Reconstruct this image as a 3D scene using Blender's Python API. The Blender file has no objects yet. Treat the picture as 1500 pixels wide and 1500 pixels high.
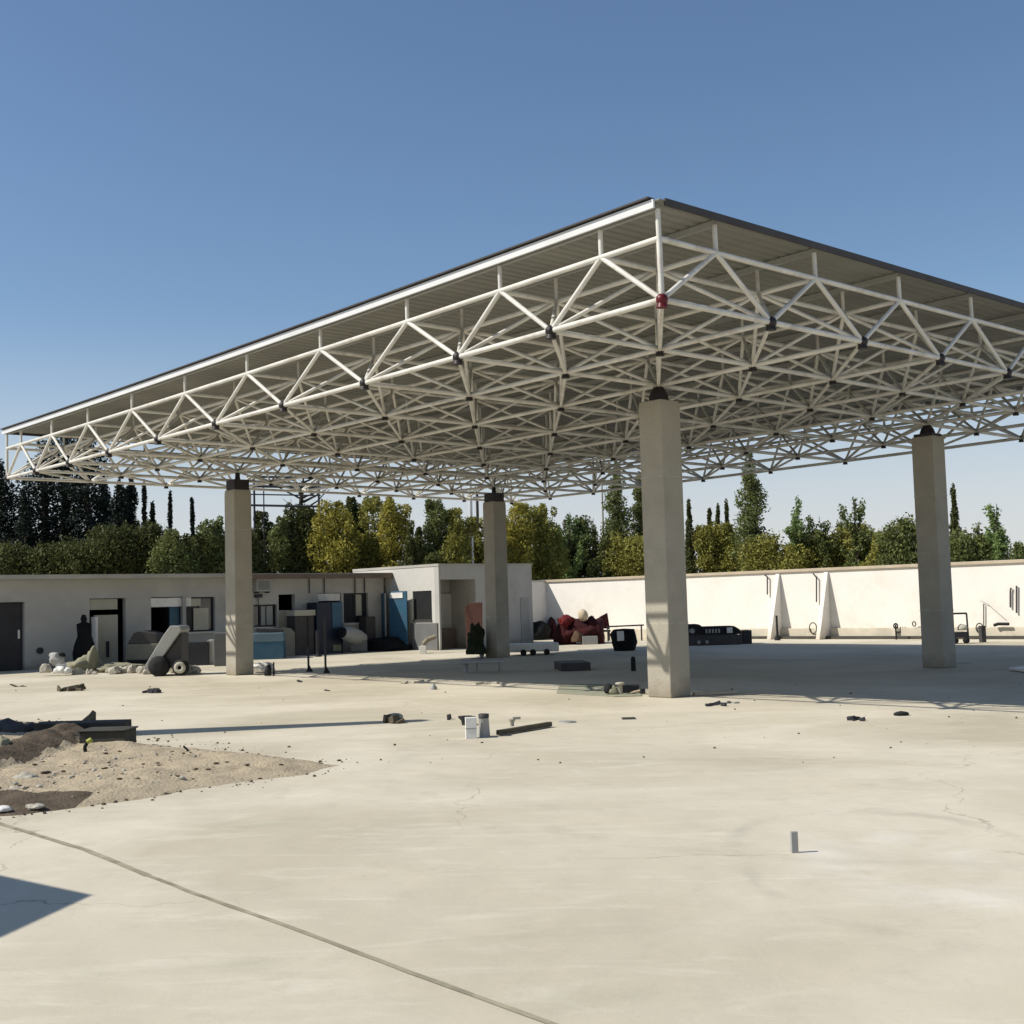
import bpy, math, random
import numpy as np
from mathutils import Vector, Matrix, noise
R = math.radians
scene = bpy.context.scene
COL = scene.collection
rng = random.Random(7)

# ------------------------------------------------------------------ camera
F_PX, PIT, ROL, H = 1821.1, 0.0719, -0.028, 1.65
cF = Vector((0, math.cos(PIT), math.sin(PIT)))
cU0 = Vector((0, -math.sin(PIT), math.cos(PIT)))
cR = Vector((1, 0, 0)) * math.cos(ROL) + cU0 * math.sin(ROL)
cU = -Vector((1, 0, 0)) * math.sin(ROL) + cU0 * math.cos(ROL)
cam_d = bpy.data.cameras.new('camera'); cam = bpy.data.objects.new('camera', cam_d); COL.objects.link(cam)
M = Matrix.Identity(4)
for r_ in range(3):
    M[r_][0], M[r_][1], M[r_][2] = cR[r_], cU[r_], -cF[r_]
M[2][3] = H
cam.matrix_world = M
cam_d.sensor_width = 36; cam_d.lens = 36 * F_PX / 1500
cam_d.clip_start = 0.1; cam_d.clip_end = 3000
scene.camera = cam

def ray(px, py): return cF + cR * ((px - 750) / F_PX) - cU * ((py - 750) / F_PX)
def gp(px, py, z=0.0):                       # point of the ground plane seen at that place
    r = ray(px, py); t = (z - H) / r.z
    return Vector((0, 0, H)) + r * t
def at(px, py, Y):                           # point at distance Y
    r = ray(px, py); return Vector((0, 0, H)) + r * (Y / r.y)

# ------------------------------------------------------------------ light
SX, SY = 1.03, 0.18                          # shadow vector per metre of height
L = math.hypot(SX, SY); ELEV = math.atan(1 / L)
AZ = math.atan2(-SY, -SX)                    # direction towards the sun in the plane
w = bpy.data.worlds.new('World'); scene.world = w; w.use_nodes = True
nt = w.node_tree; bg = nt.nodes['Background']
sky = nt.nodes.new('ShaderNodeTexSky'); sky.sky_type = 'NISHITA'; sky.sun_disc = False
sky.sun_elevation = ELEV; sky.sun_rotation = math.pi / 2 - AZ
sky.air_density = 1.0; sky.dust_density = 0.4; sky.ozone_density = 2.4; sky.altitude = 0
hsv = nt.nodes.new('ShaderNodeHueSaturation'); hsv.inputs['Saturation'].default_value = 1.05
nt.links.new(sky.outputs[0], hsv.inputs['Color']); wtc = nt.nodes.new('ShaderNodeTexCoord'); wsx = nt.nodes.new('ShaderNodeSeparateXYZ'); nt.links.new(wtc.outputs['Generated'], wsx.inputs[0])
wmr = nt.nodes.new('ShaderNodeMapRange'); wmr.interpolation_type = 'SMOOTHSTEP'; nt.links.new(wsx.outputs['Z'], wmr.inputs[0])
for k_, v_ in zip((1, 2, 3, 4), (0.0, 0.24, 0.80, 0.0)): wmr.inputs[k_].default_value = v_
wmx = nt.nodes.new('ShaderNodeMix'); wmx.data_type = 'RGBA'; nt.links.new(wmr.outputs[0], wmx.inputs[0])
nt.links.new(hsv.outputs[0], wmx.inputs[6]); wmx.inputs[7].default_value = (6.0, 6.0, 6.35, 1)      # pale haze low over the horizon
nt.links.new(wmx.outputs[2], bg.inputs[0]); bg.inputs[1].default_value = 0.096
sd = bpy.data.lights.new('sun', 'SUN'); so = bpy.data.objects.new('sun', sd); COL.objects.link(so)
sd.energy = 4.2; sd.angle = R(0.5); sd.color = (1, 0.95, 0.86)
so.rotation_euler = Vector((SX, SY, -1)).to_track_quat('-Z', 'Y').to_euler()
scene.view_settings.view_transform = 'Standard'; scene.view_settings.look = 'None'
scene.view_settings.exposure = 0.25; scene.view_settings.gamma = 1
scene.cycles.max_bounces = 6; scene.cycles.diffuse_bounces = 3

# ------------------------------------------------------------------ materials
MATS = {}
def mat(name, col, rough=0.8, metal=0.0, var=0.12, scale=3.0, bump=0.0, bscale=40.0, spec=0.3, stain=None, stain_amt=0.0, stain_scale=0.8, transl=0.0):
    if name in MATS: return MATS[name]
    m = bpy.data.materials.new(name); m.use_nodes = True; MATS[name] = m
    n = m.node_tree.nodes; l = m.node_tree.links; b = n['Principled BSDF']
    b.inputs['Roughness'].default_value = rough; b.inputs['Metallic'].default_value = metal
    b.inputs['Specular IOR Level'].default_value = spec
    tc = n.new('ShaderNodeTexCoord'); ns = n.new('ShaderNodeTexNoise'); ns.inputs['Scale'].default_value = scale
    ns.inputs['Detail'].default_value = 6; ns.inputs['Roughness'].default_value = 0.6
    l.new(tc.outputs['Object'], ns.inputs['Vector'])
    mr = n.new('ShaderNodeMapRange'); mr.inputs[1].default_value = 0.3; mr.inputs[2].default_value = 0.7
    mr.inputs[3].default_value = 1 - var; mr.inputs[4].default_value = 1 + var
    l.new(ns.outputs[0], mr.inputs[0])
    hv = n.new('ShaderNodeHueSaturation'); hv.inputs['Color'].default_value = (*col, 1)
    l.new(mr.outputs[0], hv.inputs['Value'])
    out = hv.outputs[0]
    if stain:
        n2 = n.new('ShaderNodeTexNoise'); n2.inputs['Scale'].default_value = stain_scale; n2.inputs['Detail'].default_value = 8
        n2.inputs['Roughness'].default_value = 0.7; l.new(tc.outputs['Object'], n2.inputs['Vector'])
        m2 = n.new('ShaderNodeMapRange'); m2.inputs[1].default_value = 0.5; m2.inputs[2].default_value = 0.72
        m2.inputs[3].default_value = 0; m2.inputs[4].default_value = stain_amt; l.new(n2.outputs[0], m2.inputs[0])
        mx = n.new('ShaderNodeMix'); mx.data_type = 'RGBA'; l.new(m2.outputs[0], mx.inputs[0])
        l.new(out, mx.inputs[6]); mx.inputs[7].default_value = (*stain, 1); out = mx.outputs[2]
    l.new(out, b.inputs['Base Color'])
    if bump:
        nb = n.new('ShaderNodeTexNoise'); nb.inputs['Scale'].default_value = bscale; nb.inputs['Detail'].default_value = 5
        l.new(tc.outputs['Object'], nb.inputs['Vector'])
        bp = n.new('ShaderNodeBump'); bp.inputs['Strength'].default_value = bump; bp.inputs['Distance'].default_value = 0.02
        l.new(nb.outputs[0], bp.inputs['Height']); l.new(bp.outputs[0], b.inputs['Normal'])
    if transl:
        tr = n.new('ShaderNodeBsdfTranslucent'); l.new(out, tr.inputs['Color'])
        ms = n.new('ShaderNodeMixShader'); ms.inputs[0].default_value = transl
        l.new(b.outputs[0], ms.inputs[1]); l.new(tr.outputs[0], ms.inputs[2])
        l.new(ms.outputs[0], n['Material Output'].inputs[0])
    return m

white_steel = mat('white_painted_steel', (.64, .62, .56), .5, 0, .14, 2, stain=(.30, .23, .16), stain_amt=.6, stain_scale=2.2)
fascia_m = mat('fascia_white', (.66, .66, .65), .4, 0, .05, 2, stain=(.5, .48, .42), stain_amt=.3)
roof_m = mat('roof_sheet_galvanised', (.235, .232, .205), .7, .0, .10, .6, stain=(.17, .167, .145), stain_amt=.5, stain_scale=.5)
node_m = mat('node_dark_steel', (.035, .03, .03), .5, .3, .2)
red_m = mat('node_red_paint', (.10, .008, .012), .4, 0, .2)
conc_col = mat('column_plaster', (.37, .34, .275), .9, 0, .10, 1.3, .5, 30, stain=(.30, .28, .22), stain_amt=.55, stain_scale=1.5)
def foot_dirt(m, h, colr, amt=.8):
    n = m.node_tree.nodes; l = m.node_tree.links; b = n['Principled BSDF']; src = b.inputs['Base Color'].links[0].from_socket
    tc = n.new('ShaderNodeTexCoord'); sx = n.new('ShaderNodeSeparateXYZ'); l.new(tc.outputs['Object'], sx.inputs[0])
    nn_ = n.new('ShaderNodeTexNoise'); nn_.inputs['Scale'].default_value = 5; nn_.inputs['Detail'].default_value = 7; l.new(tc.outputs['Object'], nn_.inputs['Vector'])
    ad = n.new('ShaderNodeMath'); ad.operation = 'MULTIPLY_ADD'; l.new(nn_.outputs[0], ad.inputs[0]); ad.inputs[1].default_value = h * 1.6; l.new(sx.outputs['Z'], ad.inputs[2])
    r_ = n.new('ShaderNodeMapRange'); l.new(ad.outputs[0], r_.inputs[0]); r_.inputs[1].default_value = h * .8; r_.inputs[2].default_value = h * 1.9; r_.inputs[3].default_value = amt; r_.inputs[4].default_value = 0
    mx = n.new('ShaderNodeMix'); mx.data_type = 'RGBA'; l.new(r_.outputs[0], mx.inputs[0]); l.new(src, mx.inputs[6]); mx.inputs[7].default_value = (*colr, 1); l.new(mx.outputs[2], b.inputs['Base Color'])
foot_dirt(conc_col, .3, (.24, .205, .15))
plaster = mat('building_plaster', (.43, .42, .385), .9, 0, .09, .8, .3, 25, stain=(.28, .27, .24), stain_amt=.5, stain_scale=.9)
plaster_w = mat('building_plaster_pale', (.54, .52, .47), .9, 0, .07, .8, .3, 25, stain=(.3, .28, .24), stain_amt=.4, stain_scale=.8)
wall_m = mat('boundary_wall_whitewash', (.80, .76, .69), .9, 0, .05, .7, .3, 20, stain=(.60, .54, .43), stain_amt=.45, stain_scale=.6)
foot_dirt(plaster, .3, (.25, .22, .17)); foot_dirt(wall_m, .5, (.46, .38, .27), .6)
coping_m = mat('wall_coping_stone', (.50, .42, .31), .9, 0, .12, 1.5, .3)
plinth_m = mat('wall_plinth', (.62, .56, .44), .9, 0, .12, 1.5, .4, stain=(.3, .26, .2), stain_amt=.5)
slab_m = mat('roof_slab_concrete', (.40, .38, .33), .9, 0, .12, 1, .4)
edge_m = mat('roof_slab_brown_edge', (.16, .12, .09), .9, 0, .2, 2)
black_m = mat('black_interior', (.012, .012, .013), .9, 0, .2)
dark_m = mat('dark_paint', (.03, .03, .034), .5, 0, .2)
glass_m = mat('dark_window_glass', (.03, .035, .04), .08, 0, .1, spec=.6)
blue_m = mat('blue_paint', (.035, .10, .16), .45, 0, .12, 2, stain=(.10, .12, .13), stain_amt=.5, stain_scale=3)
blue_l = mat('pale_blue_paint', (.11, .17, .21), .45, 0, .1, 2, stain=(.10, .12, .13), stain_amt=.4, stain_scale=3)
navy_m = mat('navy_paint', (.012, .017, .035), .4, 0, .15)
grey_m = mat('grey_painted_steel', (.16, .16, .155), .5, 0, .15, 2, stain=(.08, .07, .06), stain_amt=.5, stain_scale=4)
lgrey_m = mat('pale_grey_paint', (.33, .33, .31), .55, 0, .12, 2, stain=(.2, .18, .15), stain_amt=.5, stain_scale=4)
dgrey_m = mat('charcoal_metal', (.055, .05, .048), .6, 0, .2, 3)
beige_m = mat('beige_board', (.42, .40, .32), .7, 0, .1, 2)
white_m = mat('white_paint', (.75, .73, .68), .5, 0, .08, 3, stain=(.4, .36, .3), stain_amt=.4, stain_scale=5)
rubber_m = mat('rubber', (.018, .018, .018), .85, 0, .3, 5)
maroon_m = mat('maroon_cloth', (.042, .007, .008), .95, 0, .3, 3, .5, 12)
redc_m = mat('red_cloth', (.13, .012, .014), .85, 0, .3, 8, .5, 20)
skin_m = mat('cream_sack', (.52, .42, .30), .8, 0, .12, 4, .3)
cloth_b = mat('black_tarpaulin', (.013, .014, .014), .95, 0, .3, 3, .6, 12, spec=.1)
green_t = mat('olive_tarpaulin', (.24, .23, .155), .8, 0, .2, 3, .5, 12)
rust_m = mat('rust_board', (.095, .043, .032), .7, 0, .15, 2)
wood_m = mat('weathered_timber', (.10, .085, .055), .85, 0, .25, 6, .4)
plank_m = mat('dark_green_board', (.055, .052, .042), .8, 0, .25, 4, .3)
stone_m = mat('rubble_stone', (.42, .39, .32), .95, 0, .25, 5, .6)
soil_m = None
yellow_m = mat('yellow_green_plastic', (.35, .36, .06), .6, 0, .1)
pole_m = mat('pole_painted', (.45, .41, .36), .6, 0, .1)
bark_m = mat('bark', (.055, .042, .03), .95, 0, .3, 6, .5)

def leafmat(name, c, c2, var=.35, tr=.25):
    return mat(name, c, .65, 0, var, 1.6, spec=.15, transl=tr, stain=c2, stain_amt=.85, stain_scale=.55)
LEAF = {'dark': leafmat('cypress_leaf', (.022, .031, .022), (.035, .045, .025), .35, .1), 'green': leafmat('green_leaf', (.15, .175, .06), (.21, .205, .06)),
        'olive': leafmat('olive_leaf', (.27, .255, .06), (.18, .19, .05)), 'deep': leafmat('deep_green_leaf', (.085, .095, .032), (.14, .14, .04)),
        'yellow': leafmat('yellow_green_leaf', (.34, .30, .06), (.25, .24, .05)), 'fresh': leafmat('fresh_leaf', (.18, .25, .085), (.24, .26, .09))}

# ground material
def ground_mat():
    m = bpy.data.materials.new('yard_concrete'); m.use_nodes = True
    n = m.node_tree.nodes; l = m.node_tree.links; b = n['Principled BSDF']
    b.inputs['Roughness'].default_value = .9; b.inputs['Specular IOR Level'].default_value = .2
    tc = n.new('ShaderNodeTexCoord')
    def nz(sc, det=6, ro=.6, dist=0.0, vec=None):
        x = n.new('ShaderNodeTexNoise'); x.inputs['Scale'].default_value = sc; x.inputs['Detail'].default_value = det
        x.inputs['Roughness'].default_value = ro; x.inputs['Distortion'].default_value = dist
        l.new(vec or tc.outputs['Object'], x.inputs['Vector']); return x.outputs[0]
    def mr(i, a, b_, c, d):
        x = n.new('ShaderNodeMapRange'); l.new(i, x.inputs[0])
        for k, v in zip((1, 2, 3, 4), (a, b_, c, d)): x.inputs[k].default_value = v
        return x.outputs[0]
    def mix(f, a, c):
        x = n.new('ShaderNodeMix'); x.data_type = 'RGBA'; l.new(f, x.inputs[0])
        if isinstance(a, tuple): x.inputs[6].default_value = (*a, 1)
        else: l.new(a, x.inputs[6])
        x.inputs[7].default_value = (*c, 1); return x.outputs[2]
    mp = n.new('ShaderNodeMapping'); mp.inputs['Rotation'].default_value = (0, 0, .7); mp.inputs['Scale'].default_value = (1, 3.5, 1)
    l.new(tc.outputs['Object'], mp.inputs['Vector'])
    c = mix(mr(nz(.22, 5, .55, .6), .38, .64, 0, 1), (.62, .56, .44), (.46, .41, .30))
    c = mix(mr(nz(.8, 8, .7, 1.2, mp.outputs[0]), .52, .75, 0, .55), c, (.69, .645, .54))
    c = mix(mr(nz(1.7, 8, .72), .56, .74, 0, .45), c, (.40, .35, .25))
    c = mix(mr(nz(.45, 7, .65, .4, mp.outputs[0]), .58, .72, 0, .35), c, (.37, .36, .27))
    c = mix(mr(nz(6, 5, .7), .58, .75, 0, .22), c, (.36, .33, .26))
    c = mix(mr(nz(30, 2, .6), .72, .78, 0, .35), c, (.27, .24, .18))
    # old tyre circles worn into the surface
    def ringband(cx, cy, sx, sy, r, wd, amt, colr, c):
        m1 = n.new('ShaderNodeMapping'); m1.inputs['Location'].default_value = (-cx / sx, -cy / sy, 0); m1.inputs['Scale'].default_value = (1 / sx, 1 / sy, 1)
        l.new(tc.outputs['Object'], m1.inputs['Vector'])
        vl = n.new('ShaderNodeVectorMath'); vl.operation = 'LENGTH'; l.new(m1.outputs[0], vl.inputs[0])
        ad = n.new('ShaderNodeMath'); ad.operation = 'MULTIPLY_ADD'; l.new(nz(.9, 5, .6), ad.inputs[0]); ad.inputs[1].default_value = .5; l.new(vl.outputs['Value'], ad.inputs[2])
        sb = n.new('ShaderNodeMath'); sb.operation = 'SUBTRACT'; l.new(ad.outputs[0], sb.inputs[0]); sb.inputs[1].default_value = r + .25
        ab = n.new('ShaderNodeMath'); ab.operation = 'ABSOLUTE'; l.new(sb.outputs[0], ab.inputs[0])
        f1 = mr(ab.outputs[0], 0, wd, 1, 0); f2 = mr(nz(1.6, 6, .7, .5), .40, .62, 0, amt)
        mu = n.new('ShaderNodeMath'); mu.operation = 'MULTIPLY'; l.new(f1, mu.inputs[0]); l.new(f2, mu.inputs[1]); return mix(mu.outputs[0], c, colr)
    q_ = gp(1340, 1265)
    c = ringband(q_.x, q_.y, 1, 1.9, 1.0, .10, .55, (.40, .37, .30), c)
    c = ringband(q_.x, q_.y, 1, 1.9, .45, .40, .5, (.70, .66, .58), c)
    c = ringband(q_.x + 1.5, q_.y + 5, 1, 1, 5.2, .16, .35, (.42, .38, .30), c)
    c = ringband(-6, 3, 1, 1, 9.5, .18, .3, (.45, .41, .33), c)
    # hairline cracks
    nd = n.new('ShaderNodeTexNoise'); nd.inputs['Scale'].default_value = 1.3; nd.inputs['Detail'].default_value = 6; l.new(tc.outputs['Object'], nd.inputs['Vector'])
    vm = n.new('ShaderNodeVectorMath'); vm.operation = 'MULTIPLY_ADD'; l.new(nd.outputs['Color'], vm.inputs[0]); vm.inputs[1].default_value = (.9, .9, .9); l.new(tc.outputs['Object'], vm.inputs[2])
    vo = n.new('ShaderNodeTexVoronoi'); vo.feature = 'DISTANCE_TO_EDGE'; vo.inputs['Scale'].default_value = .21; l.new(vm.outputs[0], vo.inputs['Vector'])
    f1 = mr(vo.outputs['Distance'], .0, .0022, 1, 0); f2 = mr(nz(.35, 4, .6), .47, .58, 0, .6)
    mu = n.new('ShaderNodeMath'); mu.operation = 'MULTIPLY'; l.new(f1, mu.inputs[0]); l.new(f2, mu.inputs[1]); c = mix(mu.outputs[0], c, (.20, .17, .12))
    l.new(c, b.inputs['Base Color'])
    bp = n.new('ShaderNodeBump'); bp.inputs['Strength'].default_value = .16; bp.inputs['Distance'].default_value = .03
    l.new(nz(9, 8, .7), bp.inputs['Height'])
    bp2 = n.new('ShaderNodeBump'); bp2.inputs['Strength'].default_value = .25; bp2.inputs['Distance'].default_value = .25
    l.new(nz(.6, 3, .5), bp2.inputs['Height']); l.new(bp.outputs[0], bp2.inputs['Normal'])
    l.new(bp2.outputs[0], b.inputs['Normal'])
    return m
ground_m = ground_mat()
soil_m = mat('bare_soil', (.42, .345, .235), .95, 0, .30, 2.5, .9, 30, stain=(.17, .135, .09), stain_amt=.5, stain_scale=2.5)
soil_dark = mat('dark_soil_and_shade', (.10, .075, .05), .95, 0, .35, 3, .9, 30, stain=(.12, .09, .05), stain_amt=.4, stain_scale=4)  # darker earth; along the ridge it also carries the trench shadow as colour
joint_m = mat('joint_filler', (.30, .27, .19), .95, 0, .35, 4)

# ------------------------------------------------------------------ mesh builder
class MB:
    def __init__(s): s.v = []; s.f = []; s.sm = []
    def add(s, vs, fs, smooth=False):
        o = len(s.v); s.v += [tuple(v) for v in vs]; s.f += [tuple(i + o for i in f) for f in fs]; s.sm += [smooth] * len(fs); return s
    def box(s, c, size, rz=0, ax=None, ry=0, rx=0):
        m = Matrix.Rotation(rz, 3, 'Z') @ Matrix.Rotation(ry, 3, 'Y') @ Matrix.Rotation(rx, 3, 'X'); c = Vector(c); h = Vector(size) / 2
        vs = [c + m @ Vector((x * h.x, y * h.y, z * h.z)) for x in (-1, 1) for y in (-1, 1) for z in (-1, 1)]
        return s.add(vs, [(0, 1, 3, 2), (4, 6, 7, 5), (0, 4, 5, 1), (2, 3, 7, 6), (0, 2, 6, 4), (1, 5, 7, 3)])
    def tube(s, a, b, r, n=8, r2=None, cap=True):
        a = Vector(a); b = Vector(b); d = (b - a).normalized()
        u = d.orthogonal().normalized(); v = d.cross(u); r2 = r if r2 is None else r2
        vs = []
        for p, rr in ((a, r), (b, r2)):
            for k in range(n):
                t = 2 * math.pi * k / n; vs.append(p + (u * math.cos(t) + v * math.sin(t)) * rr)
        s.add(vs, [(k, (k + 1) % n, n + (k + 1) % n, n + k) for k in range(n)], True)
        if cap: s.add(vs, [tuple(range(n))[::-1], tuple(range(n, 2 * n))])
        return s
    def path(s, pts, r, n=8):
        for a, b in zip(pts, pts[1:]): s.tube(a, b, r if not isinstance(r, (list, tuple)) else r[0], n)
        return s
    def prism(s, poly, z0, z1):
        n = len(poly)
        ar = sum(poly[i][0] * poly[(i + 1) % n][1] - poly[(i + 1) % n][0] * poly[i][1] for i in range(n))
        if ar < 0: poly = poly[::-1]
        z0f = z0 if callable(z0) else (lambda p: z0); z1f = z1 if callable(z1) else (lambda p: z1)
        vs = [(p[0], p[1], z0f(p)) for p in poly] + [(p[0], p[1], z1f(p)) for p in poly]
        return s.add(vs, [tuple(range(n))[::-1], tuple(range(n, 2 * n))] + [(k, (k + 1) % n, n + (k + 1) % n, n + k) for k in range(n)])
    def extrude(s, poly3, d):
        n = len(poly3); d = Vector(d); vs = [Vector(p) for p in poly3]; vs += [p + d for p in vs]
        return s.add(vs, [tuple(range(n)), tuple(range(n, 2 * n))[::-1]] + [(k, n + k, n + (k + 1) % n, (k + 1) % n) for k in range(n)])
    def lathe(s, prof, c, n=20, axis=None, wob=0.0, seed=0):
        c = Vector(c); vs = []; q = Matrix.Identity(3)
        if axis is not None: q = Vector(axis).to_track_quat('Z', 'Y').to_matrix()
        for r, z in prof:
            for k in range(n):
                t = 2 * math.pi * k / n; rr = r
                if wob: rr = r * (1 + wob * noise.noise(Vector((math.cos(t) * 2 + seed, math.sin(t) * 2, z * 3))))
                vs.append(c + q @ Vector((rr * math.cos(t), rr * math.sin(t), z)))
        fs = []
        for i in range(len(prof) - 1):
            for k in range(n): fs.append((i * n + k, i * n + (k + 1) % n, (i + 1) * n + (k + 1) % n, (i + 1) * n + k))
        s.add(vs, fs, True); s.add(vs[:n], [tuple(range(n))[::-1]]); s.add(vs[-n:], [tuple(range(n))]); return s
    def blob(s, c, rad, seed=0, amp=.35, nf=1.2, sub=3, flat=True, smooth=True):
        import bmesh
        bm = bmesh.new(); bmesh.ops.create_icosphere(bm, subdivisions=sub, radius=1)
        vs = []
        for v in bm.verts:
            p = v.co.copy(); k = 1 + amp * noise.noise(p * nf + Vector((seed * 7.3, seed, 0))) + amp * .4 * noise.noise(p * nf * 3 + Vector((seed, 0, seed)))
            q = Vector((p.x * rad[0], p.y * rad[1], p.z * rad[2])) * k
            if flat and q.z < -rad[2] * .35: q.z = -rad[2] * .35
            vs.append(Vector(c) + q)
        s.add(vs, [[v.index for v in f.verts] for f in bm.faces], smooth); bm.free(); return s
    def build(s, name, m, parent=None, bevel=0.0, origin=None):
        me = bpy.data.meshes.new(name)
        o = bpy.data.objects.new(name, me); COL.objects.link(o)
        off = Vector(origin) if origin is not None else Vector((0, 0, 0))
        if parent is not None: off = Vector(parent_loc(parent)) if origin is None else off
        me.from_pydata([tuple(Vector(v) - off) for v in s.v], [], s.f)
        me.polygons.foreach_set('use_smooth', s.sm); me.update()
        me.materials.append(m)
        if parent is not None: o.parent = parent; o.location = off - parent_loc(parent)
        else: o.location = off
        if bevel:
            b = o.modifiers.new('bevel', 'BEVEL'); b.width = bevel; b.segments = 2; b.limit_method = 'ANGLE'
        return o
def parent_loc(o):
    p = Vector(o.location)
    while o.parent is not None: o = o.parent; p += Vector(o.location)
    return p
def tag(o, label=None, cat=None, group=None, kind=None):
    if label: o['label'] = label
    if cat: o['category'] = cat
    if group: o['group'] = group
    if kind: o['kind'] = kind
    return o
def thing(name, label, cat, loc, group=None):
    o = bpy.data.objects.new(name, None); COL.objects.link(o); o.location = loc; o.empty_display_size = .3
    return tag(o, label, cat, group)
def single(mb, name, m, label, cat, group=None, bevel=0.0):
    c = Vector(mb.v[0]); xs = np.array(mb.v); org = (xs[:, 0].mean(), xs[:, 1].mean(), xs[:, 2].min())
    return tag(mb.build(name, m, None, bevel, origin=org), label, cat, group)

# ------------------------------------------------------------------ ground
def ground():
    me = MB(); S = 900
    me.add([(-S, -200, 0), (S, -200, 0), (S, 1500, 0), (-S, 1500, 0)], [(0, 1, 2, 3)])
    tag(me.build('ground', ground_m), kind='structure')
ground()
def strip(pts, wid, z=.004, seed=0, jag=.35):
    """flat irregular band along a line"""
    mb = MB(); vs = []; N = 0; P = []
    for (a, b) in zip(pts, pts[1:]):
        k = max(2, int((b - a).length / .12))
        for i in range(k): P.append(a.lerp(b, i / k))
    P.append(pts[-1])
    for i, p in enumerate(P):
        d = (P[min(i + 1, len(P) - 1)] - P[max(i - 1, 0)]).normalized(); nn = Vector((-d.y, d.x, 0))
        o = .012 * noise.noise(Vector((i * .11 + seed, 0, 0))); w1 = wid * (1 + jag * noise.noise(Vector((i * .5, seed, 0)))); w2 = wid * (1 + jag * noise.noise(Vector((i * .5, seed, 5))))
        vs.append((p + nn * (o + w1)).to_tuple()[:2] + (z,)); vs.append((p + nn * (o - w2)).to_tuple()[:2] + (z,)); N += 1
    mb.add(vs, [(2 * i, 2 * i + 1, 2 * i + 3, 2 * i + 2) for i in range(N - 1)])
    return mb
j1 = strip([gp(-260, 1130), gp(20, 1213), gp(127, 1246), gp(217, 1283)], .024, seed=1)
j2 = strip([gp(217, 1283), gp(290, 1311), gp(393, 1348), gp(500, 1387), gp(700, 1461), gp(900, 1535)], .017, seed=2)
j1.add(j2.v, j2.f)
tag(j1.build('pavement_joint', joint_m), kind='structure')
# faint second joints further off
j3 = strip([gp(60, 1325), gp(300, 1490)], .004, seed=4); 
# ------------------------------------------------------------------ canopy
O = Vector((1.9061, 14.9823, 5.2825)); Uv = Vector((-1.4812, 1.6701, -.0315)); Vv = Vector((1.6204, 1.4427, .0006))
DT, DR = .7642, .3689
XI = [0.0, 0.888, 1.777, 2.846, 3.957, 5.052, 6.147, 7.22, 8.203, 9.119, 10.0]
ET = [0.0, 1.006, 2.014, 3.018, 4.024, 5.014, 5.996, 6.978, 7.96]
Nn = Vv.cross(Uv).normalized()
if Nn.z < 0: Nn = -Nn
def G(i, j, lvl=0):
    a = float(np.interp(i, range(11), XI)); b = float(np.interp(j, range(9), ET))
    p = O + Uv * a + Vv * b + Vector((0, 0, .002 * a * a - .0007 * b * b))
    return p + Nn * (0 if lvl == 0 else DT if lvl == 1 else DT + DR)
NI, NJ = 10, 8
iD = Vector((Uv.x, Uv.y, 0)).normalized(); vD = Vector((Vv.x, Vv.y, 0)).normalized()
canopy = thing('canopy', 'large white steel space frame canopy on four concrete columns over the yard', 'canopy', (1.5, 24, 0))
# roof sheet: corrugated, ribs along v
def roof():
    mb = MB(); n = 110; rows = []
    ss = []
    for k in range(n):
        for q, dz in zip((0, .55, .65, .9), (0, 0, .02, .02)): ss.append(((k + q) / n, dz))
    ss.append((1, 0))
    js = np.linspace(-.05, NJ + .05, 9)
    vs = []
    for (s, dz) in ss:
        i = -.06 + s * (NI + .12)
        for j in js:
            p = G(min(max(i, 0), NI), min(max(j, 0), NJ), 2) + iD * ((i - min(max(i, 0), NI)) * 2) + vD * ((j - min(max(j, 0), NJ)) * 2)
            vs.append(p + Nn * (dz + .07))
    m = len(js)
    mb.add(vs, [(a * m + b, a * m + b + 1, (a + 1) * m + b + 1, (a + 1) * m + b) for a in range(len(ss) - 1) for b in range(m - 1)])
    o = mb.build('roof_sheet', roof_m, canopy); s = o.modifiers.new('solid', 'SOLIDIFY'); s.thickness = .012; s.offset = 1
    return o
roof()
# edge fascia strips
def beam(mb, a, b, wdt, hgt, up=Vector((0, 0, 1))):
    a = Vector(a); b = Vector(b); d = (b - a).normalized(); sd_ = d.cross(up).normalized(); u2 = sd_.cross(d)
    vs = [p + sd_ * (sx * wdt / 2) + u2 * (sz * hgt / 2) for p in (a, b) for sx in (-1, 1) for sz in (-1, 1)]
    mb.add(vs, [(0, 1, 3, 2), (4, 6, 7, 5), (0, 4, 5, 1), (2, 3, 7, 6), (0, 2, 6, 4), (1, 5, 7, 3)])
for (fi, fj) in (('i', 0), ('i', NJ), ('j', 0), ('j', NI)):
    mb = MB()
    if fi == 'i':
        for k in range(NI): beam(mb, G(k, fj, 2) + Nn * .035 + vD * (-.12 if fj == 0 else .12) + iD * (-.05 if k == 0 else 0), G(k + 1, fj, 2) + Nn * .035 + vD * (-.12 if fj == 0 else .12), .03, .105 if fj == 0 else .07)
    else:
        for k in range(NJ): beam(mb, G(fj, k, 2) + Nn * .06 + iD * (-.12 if fj == 0 else .12), G(fj, k + 1, 2) + iD * (-.12 if fj == 0 else .12) + Nn * .06, .03, .09)
    mb.build('edge_fascia', fascia_m if fi == 'i' else dgrey_m, canopy)
mb = MB()
for k in range(NI): beam(mb, G(k, 0, 2) + Nn * .115 + vD * -.115, G(k + 1, 0, 2) + Nn * .115 + vD * -.115, .13, .02)
mb.build('roof_flashing', dgrey_m, canopy)
RC, RD = .040, .030
for j in range(NJ + 1):
    mb = MB()
    for i in range(NI): mb.tube(G(i, j), G(i + 1, j), RC)
    mb.build('bottom_chord', white_steel, canopy)
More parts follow.
